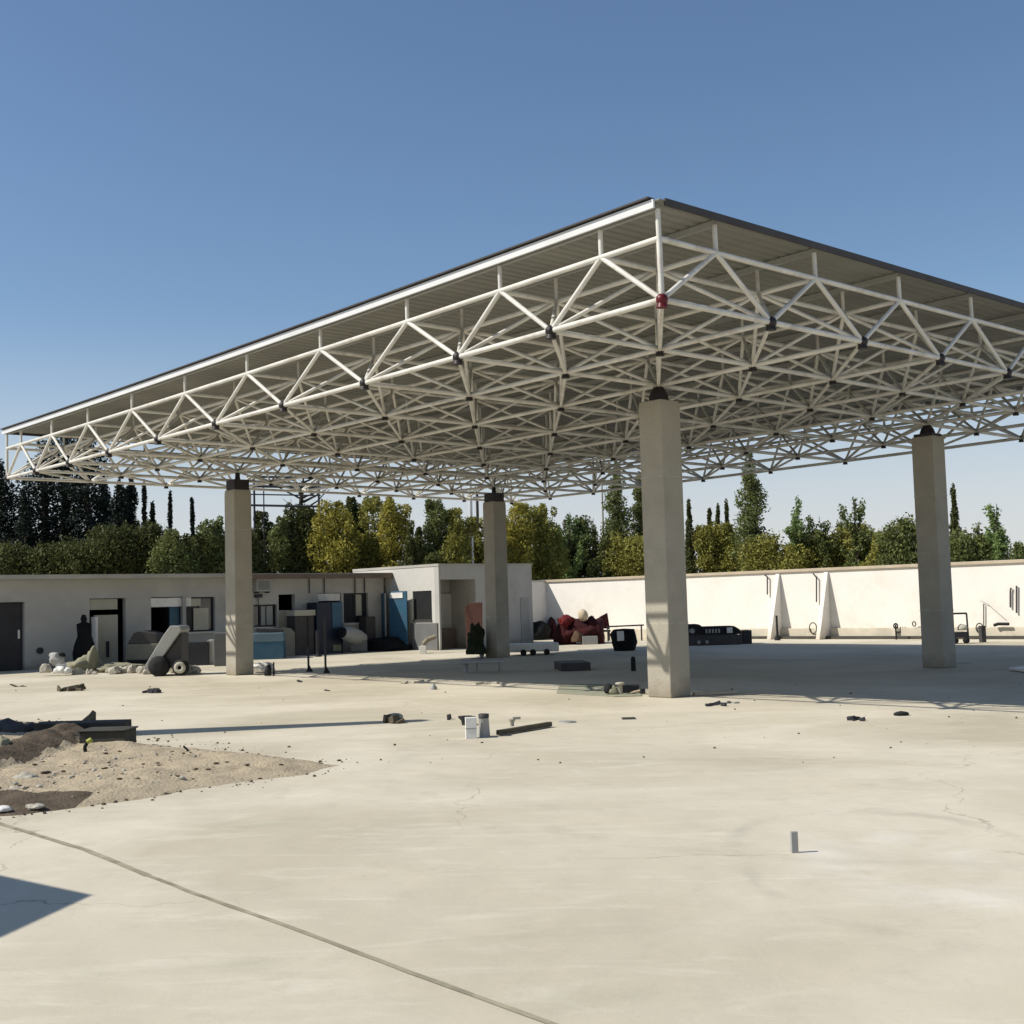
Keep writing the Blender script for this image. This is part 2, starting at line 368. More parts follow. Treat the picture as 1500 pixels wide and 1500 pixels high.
for i in range(NI + 1):
    mb = MB()
    for j in range(NJ): mb.tube(G(i, j), G(i, j + 1), RC)
    mb.build('bottom_chord', white_steel, canopy)
for j in [0] + [k + .5 for k in range(NJ)] + [NJ]:
    mb = MB(); pts = ([0] + [k + .5 for k in range(NI)] + [NI]) if j in (0, NJ) else ([k + .5 for k in range(NI)])
    if j not in (0, NJ): pts = [0] + pts + [NI]
    for a, b in zip(pts, pts[1:]): mb.tube(G(a, j, 1), G(b, j, 1), RC * .95)
    mb.build('top_chord', white_steel, canopy)
for i in [0] + [k + .5 for k in range(NI)] + [NI]:
    mb = MB(); pts = [0] + [k + .5 for k in range(NJ)] + [NJ]
    for a, b in zip(pts, pts[1:]): mb.tube(G(i, a, 1), G(i, b, 1), RC * .95)
    mb.build('top_chord', white_steel, canopy)
for i in range(NI):
    for j in range(NJ):
        mb = MB()
        for di in (0, 1):
            for dj in (0, 1): mb.tube(G(i + .5, j + .5, 1), G(i + di, j + dj), RD, 6)
        mb.build('pyramid_brace', white_steel, canopy)
for j in (0, NJ):
    mb = MB()
    for i in range(NI):
        mb.tube(G(i + .5, j, 1), G(i, j), RD * 1.15); mb.tube(G(i + .5, j, 1), G(i + 1, j), RD * 1.15)
    mb.build('edge_brace', white_steel, canopy)
for i in (0, NI):
    mb = MB()
    for j in range(NJ):
        mb.tube(G(i, j + .5, 1), G(i, j), RD * 1.15); mb.tube(G(i, j + .5, 1), G(i, j + 1), RD * 1.15)
    mb.build('edge_brace', white_steel, canopy)
for d in range(-(NJ - 1), NI):                       # diagonal ties of the lower layer
    mb = MB(); k = 0
    for i in range(NI):
        j = i - d
        if 0 <= j < NJ: mb.tube(G(i, j) - Vector((0, 0, .01)), G(i + 1, j + 1) - Vector((0, 0, .01)), RD); k += 1
    if k: mb.build('diagonal_tie', white_steel, canopy)
# roof posts + purlins
for i in [0] + [k + .5 for k in range(NI)] + [NI]:
    for j in [0] + [k + .5 for k in range(NJ)] + [NJ]:
        edge = i in (0, NI) or j in (0, NJ)
        MB().tube(G(i, j, 1), G(i, j, 2), RD * (1.1 if edge else .9), 6).build('roof_post', white_steel, canopy)
for j in [0] + [k + .5 for k in range(NJ)] + [NJ]:
    mb = MB()
    for i in range(NI): beam(mb, G(i, j, 2) + Nn * .02, G(i + 1, j, 2) + Nn * .02, .05, .08)
    mb.build('purlin', lgrey_m, canopy)
for i in [0, NI]:
    MB().tube(G(i, 0, 1), G(i, 0, 0), RD * 1.2, 6).build('corner_post', white_steel, canopy)
    MB().tube(G(i, NJ, 1), G(i, NJ, 0), RD * 1.2, 6).build('corner_post', white_steel, canopy)
ico = MB().blob((0, 0, 0), (1, 1, 1), 0, 0, 1, 2, False)
nodecount = 0
def node_at(p, r, m):
    mb = MB(); mb.add([Vector(p) + Vector(v) * r for v in ico.v], ico.f, True)
    mb.tube(Vector(p) - Vector((0, 0, r * 1.3)), Vector(p), r * .95, 8, r * .6)
    o = mb.build('node_joint', m, canopy); return o
for i in range(NI + 1):
    for j in range(NJ + 1):
        if (i, j) == (0, 0):
            o = node_at(G(0, 0), .078, red_m); o['label'] = 'dark red painted joint at the near corner'
        else: node_at(G(i, j), .072 if (i and j) else .082, node_m)
for (i, j) in ((2, 2), (8, 2), (8, 6), (2, 6)):
    g = G(i, j); ztop = g.z - (.28 if (i, j) in ((2, 2), (2, 6)) else .48); hw = .25
    col = MB()
    def ring(z, h): return [g + iD * (a * h) + vD * (b * h) + Vector((0, 0, z - g.z)) for a, b in ((-1, -1), (1, -1), (1, 1), (-1, 1))]
    lv = [(0, hw * 1.02), (.9, hw * 1.01), (2.5, hw), (ztop - .12, hw), (ztop, hw * .96)]
    vs = []; 
    for z, h in lv: vs += ring(z, h)
    fs = [(3, 2, 1, 0), (16, 17, 18, 19)]
    for a in range(len(lv) - 1):
        for k in range(4): fs.append((a * 4 + k, a * 4 + (k + 1) % 4, a * 4 + 4 + (k + 1) % 4, a * 4 + 4 + k))
    col.add(vs, fs); co = col.build('column', conc_col, canopy, bevel=.02, origin=(g.x, g.y, 0))
    for zz in (1.22, 2.44, 3.66):
        ln = MB(); r0 = ring(zz - .006, hw + .003); r1 = ring(zz + .006, hw + .003); ln.add(r0 + r1, [(k, (k + 1) % 4, 4 + (k + 1) % 4, 4 + k) for k in range(4)]); ln.build('formwork_line', stone_m, co)
    cap = MB(); cap.lathe([(.17, 0), (.165, .08), (.13, .18), (.07, .26), (.05, g.z - ztop + .02)], (g.x, g.y, ztop), 16)
    if (i, j) != (2, 2): cap.box((g.x, g.y, ztop + (.03 if (i, j) == (2, 6) else .13)), (.42, .42, (.06 if (i, j) == (2, 6) else .26)), math.atan2(vD.y, vD.x))
    cap.build('bearing_cap', node_m, co)

# ------------------------------------------------------------------ left building
A0 = Vector((-14.4, 38.0, 0)); dB = Vector((.747, .665, 0)).normalized(); nB = Vector((dB.y, -dB.x, 0))   # nB towards the camera side
rzB = math.atan2(dB.y, dB.x)
def hz(px): return 881 - .028 * (px - 750)
def bt(px, py):                                  # place on the facade (t, z)
    r = ray(px, py); C0 = Vector((0, 0, H))
    s = (A0 - C0).dot(nB) / r.dot(nB); P = C0 + r * s
    return (P - A0).dot(dB), P.z
def BP(t, n=0.0, z=0.0): return A0 + dB * t + nB * n + Vector((0, 0, z))
def bbox(mb, t0, t1, n0, n1, z0, z1, base=None):
    base = base or BP
    c = base((t0 + t1) / 2, (n0 + n1) / 2, (z0 + z1) / 2); return mb.box(c, (abs(t1 - t0), abs(n1 - n0), abs(z1 - z0)), rzB)
bld = thing('office_building', 'long low grey plastered building with flat roof and open dark doorways on the left', 'building', BP(0))
T0, T1 = -16.0, bt(563, 900)[0]; HB = 2.72
def opn(x0, y0, x1, y1, floor=False):
    a, zt = bt(x0, y0); b, _ = bt(x1, y0); _, zb = bt((x0 + x1) / 2, y1)
    return (a, b, 0.0 if floor else zb, zt)
ops = [(-9.5, -8.3, 0, 2.05), (-5.6, -4.0, .9, 2.05)]
o_door = (bt(-14, 882)[0], bt(36, 882)[0], 0, bt(20, 882)[1]); ops.append(o_door)
o_pan = opn(131, 877, 184, 970, True); ops.append(o_pan)
o_mid = opn(221, 875, 268, 970, True); ops.append(o_mid)
o_win = opn(271, 875, 315, 925); ops.append(o_win)
o_w2 = opn(371, 886, 406, 918); ops.append(o_w2)
o_w3 = opn(408, 871, 432, 940, True); ops.append(o_w3)
o_d4 = opn(466, 869, 500, 940, True); ops.append(o_d4)
o_w5 = opn(503, 869, 539, 912); ops.append(o_w5)
wl = MB(); t = T0
for (a, b, zb, zt) in ops:
    bbox(wl, t, a, -.22, 0, 0, HB); bbox(wl, a, b, -.22, 0, zt, HB)
    if zb > .05: bbox(wl, a, b, -.22, 0, 0, zb)
    t = b
bbox(wl, t, T1, -.22, 0, 0, HB)
bbox(wl, T0, T0 + .22, -6, -.22, 0, HB); bbox(wl, T1 - .22, T1, -6, -.22, 0, HB); bbox(wl, T0 + .22, T1 - .22, -6, -5.8, 0, HB)
wl.build('wall', plaster, bld)
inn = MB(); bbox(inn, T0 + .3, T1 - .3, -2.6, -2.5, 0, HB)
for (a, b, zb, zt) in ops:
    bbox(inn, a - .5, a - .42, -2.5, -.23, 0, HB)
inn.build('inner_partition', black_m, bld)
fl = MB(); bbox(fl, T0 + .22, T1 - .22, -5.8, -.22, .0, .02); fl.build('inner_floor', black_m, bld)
Tr = bt(586, 838)[0]
rf = MB(); bbox(rf, T0 - .3, Tr, -6.2, .38, HB, HB + .13); ro = rf.build('roof', slab_m, bld)
rf = MB(); bbox(rf, bt(330, 842)[0], Tr + .02, .3, .42, HB - .06, HB + .10); rf.build('roof_edge_board', edge_m, ro)
rf = MB(); bbox(rf, T0 - .3, bt(330, 842)[0] - .01, .30, .40, HB + .01, HB + .14); rf.build('roof_edge_board', slab_m, ro)
# thin drop pipes and panels on the frieze
for px in (452, 474, 519, 533):
    t_, _ = bt(px, 860); p = MB(); p.tube(BP(t_, .05, bt(px, 869)[1]), BP(t_, .05, HB), .022, 6); p.build('drop_pipe', dark_m, bld)
# doors & windows
a, b, zb, zt = o_door
d = MB(); bbox(d, a + .02, b - .02, -.20, -.15, 0.02, zt - .02); dd = d.build('door', dark_m, bld)
h = MB(); t_, z_ = bt(29.5, 929); bbox(h, t_ - .025, t_ + .025, -.15, -.09, z_ - .13, z_ + .13); h.build('handle', white_m, dd)
a, b, zb, zt = o_pan
tm = bt(174, 880)[0]; zm = bt(150, 893)[1]; zm2 = bt(150, 901)[1]
d = MB(); bbox(d, a + .01, tm, -.16, -.10, zm, zt - .02); d.build('transom_panel', beige_m, bld)
d = MB(); bbox(d, a + .18, tm, -.12, -.08, .02, zm2); dd = d.build('door', beige_m, bld); dd['label'] = 'beige door leaf standing half open'
h = MB(); t_, z_ = bt(159, 951); bbox(h, t_ - .05, t_ + .05, -.08, -.05, z_ - .25, z_ + .25); h.build('kick_slot', dark_m, dd)
h = MB(); t_, _ = bt(137, 930); bbox(h, t_ - .04, t_ + .04, -.11, .25, .02, zm2 - .05); h.build('door_edge', white_m, dd)
a, b, zb, zt = o_mid
zz = bt(240, 889)[1]
d = MB(); bbox(d, a, b + .3, -.14, -.02, zz, zt - .03); d.build('window_lintel_panel', white_m, bld)
d = MB(); t1, _ = bt(251, 890); t2, _ = bt(265, 890); bbox(d, t1, t2, -.18, -.12, .4, zz - .01); d.build('door', blue_m, bld)['label'] = 'blue door leaf'
d = MB(); t1, _ = bt(266, 890); t2, _ = bt(271, 890); bbox(d, t1, t2, .003, .08, 0, zt); d.build('pilaster', lgrey_m, bld)
def window(op, cols=2, m_=None, fr=dark_m, panes=None):
    a, b, zb, zt = op
    f = MB(); w_ = .05
    for x in np.linspace(a, b, cols + 1): x0 = min(max(x - w_ / 2, a), b - w_); bbox(f, x0, x0 + w_, -.19, -.12, zb + w_, zt - w_)
    bbox(f, a, b, -.19, -.12, zb, zb + w_); bbox(f, a, b, -.19, -.12, zt - w_, zt)
    fo = f.build('window', fr, bld)
    g = MB(); bbox(g, a + .02, b - .02, -.17, -.16, zb + .02, zt - .02); g.build('pane', m_ or glass_m, fo)
    s = MB(); bbox(s, a - .05, b + .05, .002, .07, zb - .07, zb - .01); s.build('sill', plaster_w, fo)
    return fo
window(o_win); window(o_w2, 3); window(o_w5, 2); window((-5.6, -4.0, .9, 2.05), 2)
a, b, zb, zt = o_win
d = MB(); bbox(d, a + .05, bt(295, 880)[0], -.11, -.05, bt(280, 888)[1], zt - .05); d.build('blind_box', beige_m, bld)
d = MB(); bbox(d, bt(285, 890)[0], bt(307, 890)[0], -.11, -.07, bt(285, 924)[1] + .02, bt(285, 891)[1]); d.build('curtain', beige_m, bld)
a, b, zb, zt = o_w2
d = MB(); bbox(d, bt(384, 890)[0], bt(390, 890)[0], -.11, -.07, zb + .06, zt - .06); bbox(d, bt(392, 890)[0], bt(401, 890)[0], -.11, -.08, zb + .06, zt - .06); d.build('curtain', lgrey_m, bld)
a, b, zb, zt = o_w5
d = MB(); bbox(d, bt(523, 880)[0], bt(531, 880)[0], -.11, -.07, zb + .25, zt - .06); d.build('curtain', beige_m, bld)
a, b, zb, zt = o_w3
d = MB(); bbox(d, a, a + .5, -.18, -.1, .02, zt - .55); d.build('door', beige_m, bld)['label'] = 'beige door leaf beside a black gap'
a, b, zb, zt = o_d4
d = MB(); bbox(d, a + .02, b - .02, -.12, -.06, zt - .28, zt - .02); d.build('transom_panel', white_m, bld)
def fp(px, n):                                   # foot point standing n metres off the facade, in the pixel column px
    lo, hi = 906.0, 1150.0
    for _ in range(40):
        y = (lo + hi) / 2
        if (gp(px, y) - A0).dot(nB) > n: hi = y
        else: lo = y
    return gp(px, y)
def fbox(x0, x1, ytop, n0, n1, z0=0.0):
    a_, b_ = fp(x0, n1), fp(x1, n1); t0, t1 = (a_ - A0).dot(dB), (b_ - A0).dot(dB); m_ = fp((x0 + x1) / 2, n1)
    z1 = at((x0 + x1) / 2, ytop, m_.y).z; mb = MB(); bbox(mb, t0, t1, n0, n1, z0, z1); return mb, t0, t1, z1
# items on the wall
ac = thing('air_conditioner', 'pale square air conditioner case fixed high on the grey wall beside the left column', 'air conditioner', BP(bt(381, 857)[0], .2, 2.0))
t0_, z0_ = bt(370, 867); t1_, z1_ = bt(391, 848)
m_ = MB(); bbox(m_, t0_, t1_, .03, .28, z0_, z1_); m_.build('case', lgrey_m, ac, bevel=.015)
m_ = MB()
for k in range(7): bbox(m_, t0_ + .06, t1_ - .06, .281, .295, z0_ + .07 + k * (z1_ - z0_ - .14) / 7, z0_ + .09 + k * (z1_ - z0_ - .14) / 7)
m_.build('grille', grey_m, ac)
m_ = MB(); bbox(m_, t0_ + .05, t0_ + .09, 0, .28, z0_ - .05, z0_); bbox(m_, t1_ - .09, t1_ - .05, 0, .28, z0_ - .05, z0_); m_.build('bracket', dark_m, ac)
m_ = MB(); t_, z_ = bt(377, 873); bbox(m_, t_ - .12, t_ + .12, .003, .14, z_ - .06, z_ + .06); m_.tube(BP(t_, .05, z_), BP(t_, .05, z_ - .35), .015)
single(m_, 'wall_lamp', dark_m, 'small dark wall lamp under the air conditioner case', 'lamp')
m_ = MB(); t_, z_ = bt(58, 953); m_.lathe([(.02, 0), (.1, 0), (.1, .05), (.06, .07), (.01, .07)], BP(t_, .0, z_), 14, axis=nB)
single(m_, 'wall_vent', dark_m, 'round black vent low on the grey wall right of the black door', 'vent')

# ------------------------------------------------------------------ second building (porch block)
C1 = Vector((-2.67, 44.2, 0)); C0b = Vector((-4.78, 46.6, 0)); C2 = C1 + dB * 4.48; HP = 2.98
dI = (C0b - C1).normalized(); rzI = math.atan2(dI.y, dI.x); lenI = (C0b - C1).length + 2.2
b2 = thing('porch_building', 'pale block with a recessed porch and blue doors beside the long low building', 'building', C1)
def C1P(t, n=0.0, z=0.0): return C1 + dB * t + nB * n + Vector((0, 0, z))
nI = Vector((-dB.x, -dB.y, 0))
def CIP(s, n=0.0, z=0.0): return C1 + dI * s + nI * n + Vector((0, 0, z))
def ibox(mb, s0, s1, n0, n1, z0, z1): return mb.box(CIP((s0 + s1) / 2, (n0 + n1) / 2, (z0 + z1) / 2), (abs(s1 - s0), abs(n1 - n0), abs(z1 - z0)), rzI)
def ct(px, py):
    r = ray(px, py); s = (C1 - Vector((0, 0, H))).dot(nB) / r.dot(nB); P = Vector((0, 0, H)) + r * s; return (P - C1).dot(dB), P.z
def ci(px, py):
    r = ray(px, py); s = (C1 - Vector((0, 0, H))).dot(nI) / r.dot(nI); P = Vector((0, 0, H)) + r * s; return (P - C1).dot(dI), P.z
pa, pzt = ct(644, 849); pb, _ = ct(696, 849)
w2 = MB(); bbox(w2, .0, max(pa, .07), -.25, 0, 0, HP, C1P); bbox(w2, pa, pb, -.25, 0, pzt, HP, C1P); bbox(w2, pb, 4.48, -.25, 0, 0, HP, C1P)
bbox(w2, 4.23, 4.48, -5, -.25, 0, HP, C1P)
w2.build('wall', plaster, b2)
# sunlit side wall with window
wa, wz1 = ci(632, 865); wb, _ = ci(604, 866); _, wz0 = ci(620, 908)
s1_, _ = ci(603, 900); s2_, _ = ci(568, 900); _, dz = ci(590, 866)
w3 = MB(); ibox(w3, .25, wa, -.06, 0, 0, HP); ibox(w3, wa, wb, -.06, 0, wz1, HP); ibox(w3, wa, wb, -.06, 0, 0, wz0)
ibox(w3, wb, lenI, -.06, 0, 0, HP)
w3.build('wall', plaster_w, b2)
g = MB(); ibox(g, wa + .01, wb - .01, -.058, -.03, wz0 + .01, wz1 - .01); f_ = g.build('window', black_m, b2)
g = MB(); ibox(g, wa, wb, .002, .04, wz0 - .06, wz0); g.build('sill', dgrey_m, f_)
g = MB(); ibox(g, .1, wb + .1, .002, .05, .0, wz0 - .12); g.build('dado', grey_m, b2)
rf = MB(); rf.prism([tuple((C1P(-.02, .02))[:2]), tuple(C1P(4.5, .02)[:2]), tuple(C1P(4.5, -5)[:2]), tuple((CIP(lenI, .02) + dB * .0)[:2]), ], HP, HP + .09)
rf.build('roof', slab_m, b2)
po = MB(); bbox(po, .065, pb + .3, -1.6, -1.5, 0, HP - .1, C1P); po.build('porch_back_wall', plaster, b2)
po = MB(); bbox(po, .065, pb + .02, -1.5, -.25, pzt + .02, pzt + .1, C1P); bbox(po, pb, pb + .1, -1.5, -.25, 0, pzt, C1P); po.build('porch_lining', plaster, b2)
a_, z1_ = ct(667, 869); b_, _ = ct(691, 869); _, z0_ = ct(675, 921)
po = MB(); bbox(po, a_ + .1, b_ + .3, -1.48, -1.42, z0_, z1_, C1P); po.build('door', plaster_w, b2)
for k in range(1):
    po = MB(); bbox(po, a_ - .1, b_ + .1, -1.4 + k * .3, -1.1 + k * .3, 0.001, z0_ - .03 - k * .2, C1P); po.build('step', edge_m, b2)
# thin vertical panel right of the column
po = MB(); x0, z1_ = ct(762, 876); x1, _ = ct(774, 876); bbox(po, x0, x1, .002, .03, .1, z1_, C1P); po.build('service_panel', lgrey_m, b2)
# blue doors standing open on the sunlit side
bd = thing('blue_double_door', 'tall blue metal double door standing open against the pale block', 'door', CIP(s1_, .4))
m_ = MB(); m_.box(CIP((s1_ + s2_) / 2 - .35, .32, (dz) / 2 + .05), (abs(s2_ - s1_) * .62, .05, dz - .1), rzI + .15); m_.build('leaf', blue_m, bd, bevel=.01)
m_ = MB(); m_.box(CIP((s1_ + s2_) / 2 + .65, .30, (dz) / 2 + .02), (abs(s2_ - s1_) * .36, .05, dz - .15), rzI - .35); m_.build('leaf', blue_m, bd, bevel=.01)
m_ = MB(); m_.tube(CIP((s1_ + s2_) / 2 + .32, .42, .1), CIP((s1_ + s2_) / 2 + .32, .42, dz - .05), .03); m_.build('edge_rail', lgrey_m, bd)
m_ = MB(); m_.box(CIP((s1_ + s2_) / 2 - .3, .36, dz - .15), (abs(s2_ - s1_) * .45, .04, .2), rzI + .15); m_.build('header_plate', white_m, bd)

# ------------------------------------------------------------------ boundary wall
W0 = Vector((1.2, 54.6, 0)); dW = Vector((.7234, -.690, 0)).normalized(); nW = Vector((-.690, -.7234, 0)).normalized(); rzW = math.atan2(dW.y, dW.x)
def WP(s, n=0.0, z=0.0): return W0 + dW * s + nW * n + Vector((0, 0, z))
def wbox(mb, s0, s1, n0, n1, z0, z1): return mb.box(WP((s0 + s1) / 2, (n0 + n1) / 2, (z0 + z1) / 2), (abs(s1 - s0), abs(n1 - n0), abs(z1 - z0)), rzW)
def wt(px, py, n=0.0):
    r = ray(px, py); q = WP(0, n); s = (q - Vector((0, 0, H))).dot(nW) / r.dot(nW); P = Vector((0, 0, H)) + r * s; return (P - q).dot(dW), P.z
bw = thing('boundary_wall', 'long white sunlit boundary wall with tan coping behind the canopy', 'wall', WP(12))
m_ = MB(); wbox(m_, -3, 48, -.25, 0, 0, 2.44); m_.build('wall_face', wall_m, bw)
m_ = MB(); wbox(m_, -3, 48, -.31, .07, 2.44, 2.55); m_.build('coping', coping_m, bw, bevel=.015)
m_ = MB(); wbox(m_, .5, 48, .002, .12, 0, .38); m_.build('plinth', plinth_m, bw, bevel=.01)
for px in (1140, 1211):
    s_, _ = wt(px, 840); m_ = MB(); hw = .08
    poly = [WP(s_ - hw, .003, .0), WP(s_ - hw, .85, 0), WP(s_ - hw, .75, .3), WP(s_ - hw, .06, 2.40), WP(s_ - hw, .003, 2.40)]
    m_.extrude(poly, dW * (2 * hw)); m_.build('buttress', wall_m, bw, bevel=.01)
sw = thing('side_wall', 'short grey wall meeting the left end of the white boundary wall', 'wall', WP(.28))
m_ = MB(); wbox(m_, .05, .28, .003, 3.4, 0, 2.46); m_.build('wall_face', wall_m, sw)
m_ = MB(); wbox(m_, .01, .32, .08, 3.4, 2.46, 2.54); m_.build('coping', plaster_w, sw)

# ------------------------------------------------------------------ trees
def leaf_mesh(name, pts, size, mt, parent, seed):
    rs = np.random.RandomState(seed); n = len(pts)
    a = rs.normal(size=(n, 3)); a /= np.linalg.norm(a, axis=1)[:, None]
    b = np.cross(a, rs.normal(size=(n, 3))); b /= np.linalg.norm(b, axis=1)[:, None]
    s = size * rs.uniform(.6, 1.4, (n, 1))
    v = np.stack([pts - a * s * .5, pts + b * s * .28, pts + a * s * .5, pts - b * s * .28], 1).reshape(-1, 3)
    off = np.array(parent_loc(parent)); v = v - off
    me = bpy.data.meshes.new(name); me.vertices.add(4 * n); me.vertices.foreach_set('co', v.ravel().astype(np.float32))
    me.loops.add(4 * n); me.loops.foreach_set('vertex_index', np.arange(4 * n, dtype=np.int32))
    me.polygons.add(n); me.polygons.foreach_set('loop_start', np.arange(0, 4 * n, 4, dtype=np.int32))
    me.update(calc_edges=True); me.materials.append(mt)
    o = bpy.data.objects.new(name, me); COL.objects.link(o); o.parent = parent; return o
def limb(mb, a, b, r0, r1, seed, k=5):
    P = [Vector(a).lerp(Vector(b), i / k) for i in range(k + 1)]
    for i in range(1, k): P[i] += Vector((noise.noise(Vector((seed, i * .7, 0))), noise.noise(Vector((seed, i * .7, 4))), 0)) * (Vector(b) - Vector(a)).length * .08
    for i in range(k):
        ra = r0 + (r1 - r0) * i / k; rb = r0 + (r1 - r0) * (i + 1) / k; mb.tube(P[i], P[i + 1], ra, 7, rb, cap=False)
    return P
def lobes_pts(rs, lobes, n, shell=.55):
    lb = np.array(lobes); wv = lb[:, 3] * lb[:, 4] + .02; idx = rs.choice(len(lb), n, p=wv / wv.sum())
    d = rs.normal(size=(n, 3)); d /= np.linalg.norm(d, axis=1)[:, None]
    rad = 1 - shell * rs.uniform(0, 1, n) ** 1.6
    rr = np.stack([lb[idx, 3], lb[idx, 3], lb[idx, 4]], 1)
    return lb[idx, :3] + d * rr * rad[:, None] * rs.uniform(.85, 1.12, (n, 1))
tree_id = 0
def tree(px, wpx, ytop, D, kind, colr, label, cat='tree', name=None, base_y=None):
    global tree_id; tree_id += 1; seed = tree_id * 13 + 5; rs = np.random.RandomState(seed)
    P = at(px, 850, D); x, y = P.x, P.y; Ht = at(px, ytop, D).z; W_ = wpx * D / F_PX / 2 * (1.3 if kind in ('bush', 'low', 'loose') else (1.7 if colr == 'dark' else 1.35) if kind == 'cyp' else 1.0)
    nm = name or {'cyp': 'cypress_tree', 'bush': 'leafy_tree', 'loose': 'young_tree', 'spire': 'cypress_tree', 'low': 'shrub'}[kind]
    o = thing(nm, label, cat, (x, y, 0), 'trees behind the buildings and wall')
    tr = MB(); lobes = []
    if kind in ('cyp', 'spire'):
        limb(tr, (x, y, 0), (x, y, Ht * .9), max(.07, W_ * .25), .02, seed)
        n = int(26 + Ht * 4)
        for k in range(n):
            u = (k + rs.uniform()) / n; z = Ht * (.06 + .92 * u)
            r = W_ * (min(1, .55 + u * 2.2) * (1 - max(0, u - .35) / .65) ** ((.4 if colr == 'dark' else .7) if kind == 'cyp' else .95))
            r = max(r, .09); a = rs.uniform(0, 6.28); q = r * rs.uniform(.15, .55)
            lobes.append((x + q * math.cos(a), y + q * math.sin(a), z, max(r * rs.uniform(.55, .85), .08), Ht / n * rs.uniform(1.6, 3.4)))
        pts = lobes_pts(rs, lobes, int(min(16000, 2000 + 1900 * Ht * max(W_, .25))), .6); sz = .125
    elif kind in ('bush', 'low'):
        n = int(16 + 10 * W_ * Ht / 4); 
        for k in range(n):
            u = rs.uniform(.02, 1) ** .8; z = Ht * (.1 + .8 * u); r = W_ * math.sqrt(max(.12, 1 - (abs(u - .45) / .62) ** 2.2))
            a = rs.uniform(0, 6.28); q = r * math.sqrt(rs.uniform(0, 1)) * .8; lr = rs.uniform(.42, .66) * min(W_, 1.4)
            lobes.append((x + q * math.cos(a), y + q * math.sin(a), min(z, Ht - lr * .9), lr, lr * rs.uniform(.9, 1.5)))
        for k in range(4):
            a = rs.uniform(0, 6.28); lobes.append((x + W_ * .3 * math.cos(a), y + W_ * .3 * math.sin(a), Ht - .25, W_ * .22, .35))
        for k in range(int(5 + W_ * 5)):
            a = rs.uniform(0, 6.28); z = Ht * rs.uniform(.35, 1.0); q = W_ * rs.uniform(.75, 1.15) * math.sqrt(max(.1, 1 - (z / Ht - .45) ** 2 / .4)); lobes.append((x + q * math.cos(a), y + q * math.sin(a), z, rs.uniform(.12, .26), rs.uniform(.18, .4)))
        for lb in lobes[::3]: limb(tr, (x, y, .2), lb[:3], .05, .012, seed + lb[2], 4)
        limb(tr, (x, y, 0), (x, y, Ht * .55), max(.06, W_ * .12), .04, seed)
        pts = lobes_pts(rs, lobes, int(min(24000, 2600 + 2600 * Ht * W_)), .5); sz = .13
    else:
        limb(tr, (x, y, 0), (x, y, Ht * .96), .06, .012, seed)
        n = int(20 + 8 * W_)
        for k in range(n):
            a = rs.uniform(0, 6.28); z0 = Ht * rs.uniform(.1, .75); q = W_ * rs.uniform(.3, 1)
            ztip = min(Ht * .99, z0 + rs.uniform(.5, .45 * Ht)); e = Vector((x + q * math.cos(a), y + q * math.sin(a), ztip * (1 - .22 * (q / max(W_, .01)) ** 2)))
            limb(tr, (x, y, z0), e, .022, .006, seed + k, 3)
            for h_ in (.55, .8, 1.0):
                c = Vector((x, y, z0)).lerp(e, h_); lobes.append((c.x, c.y, c.z, rs.uniform(.10, .24), rs.uniform(.14, .34)))
        for k in range(int(Ht * 2)): lobes.append((x + rs.normal() * .1, y + rs.normal() * .1, Ht * (.3 + .68 * k / (Ht * 2)), .16, .22))
        pts = lobes_pts(rs, lobes, int(900 + 700 * Ht * max(W_, .3)), 1.0); sz = .13
    tr.build('trunk', bark_m, o); leaf_mesh('crown', pts, sz, LEAF[colr], o, seed)
    return o
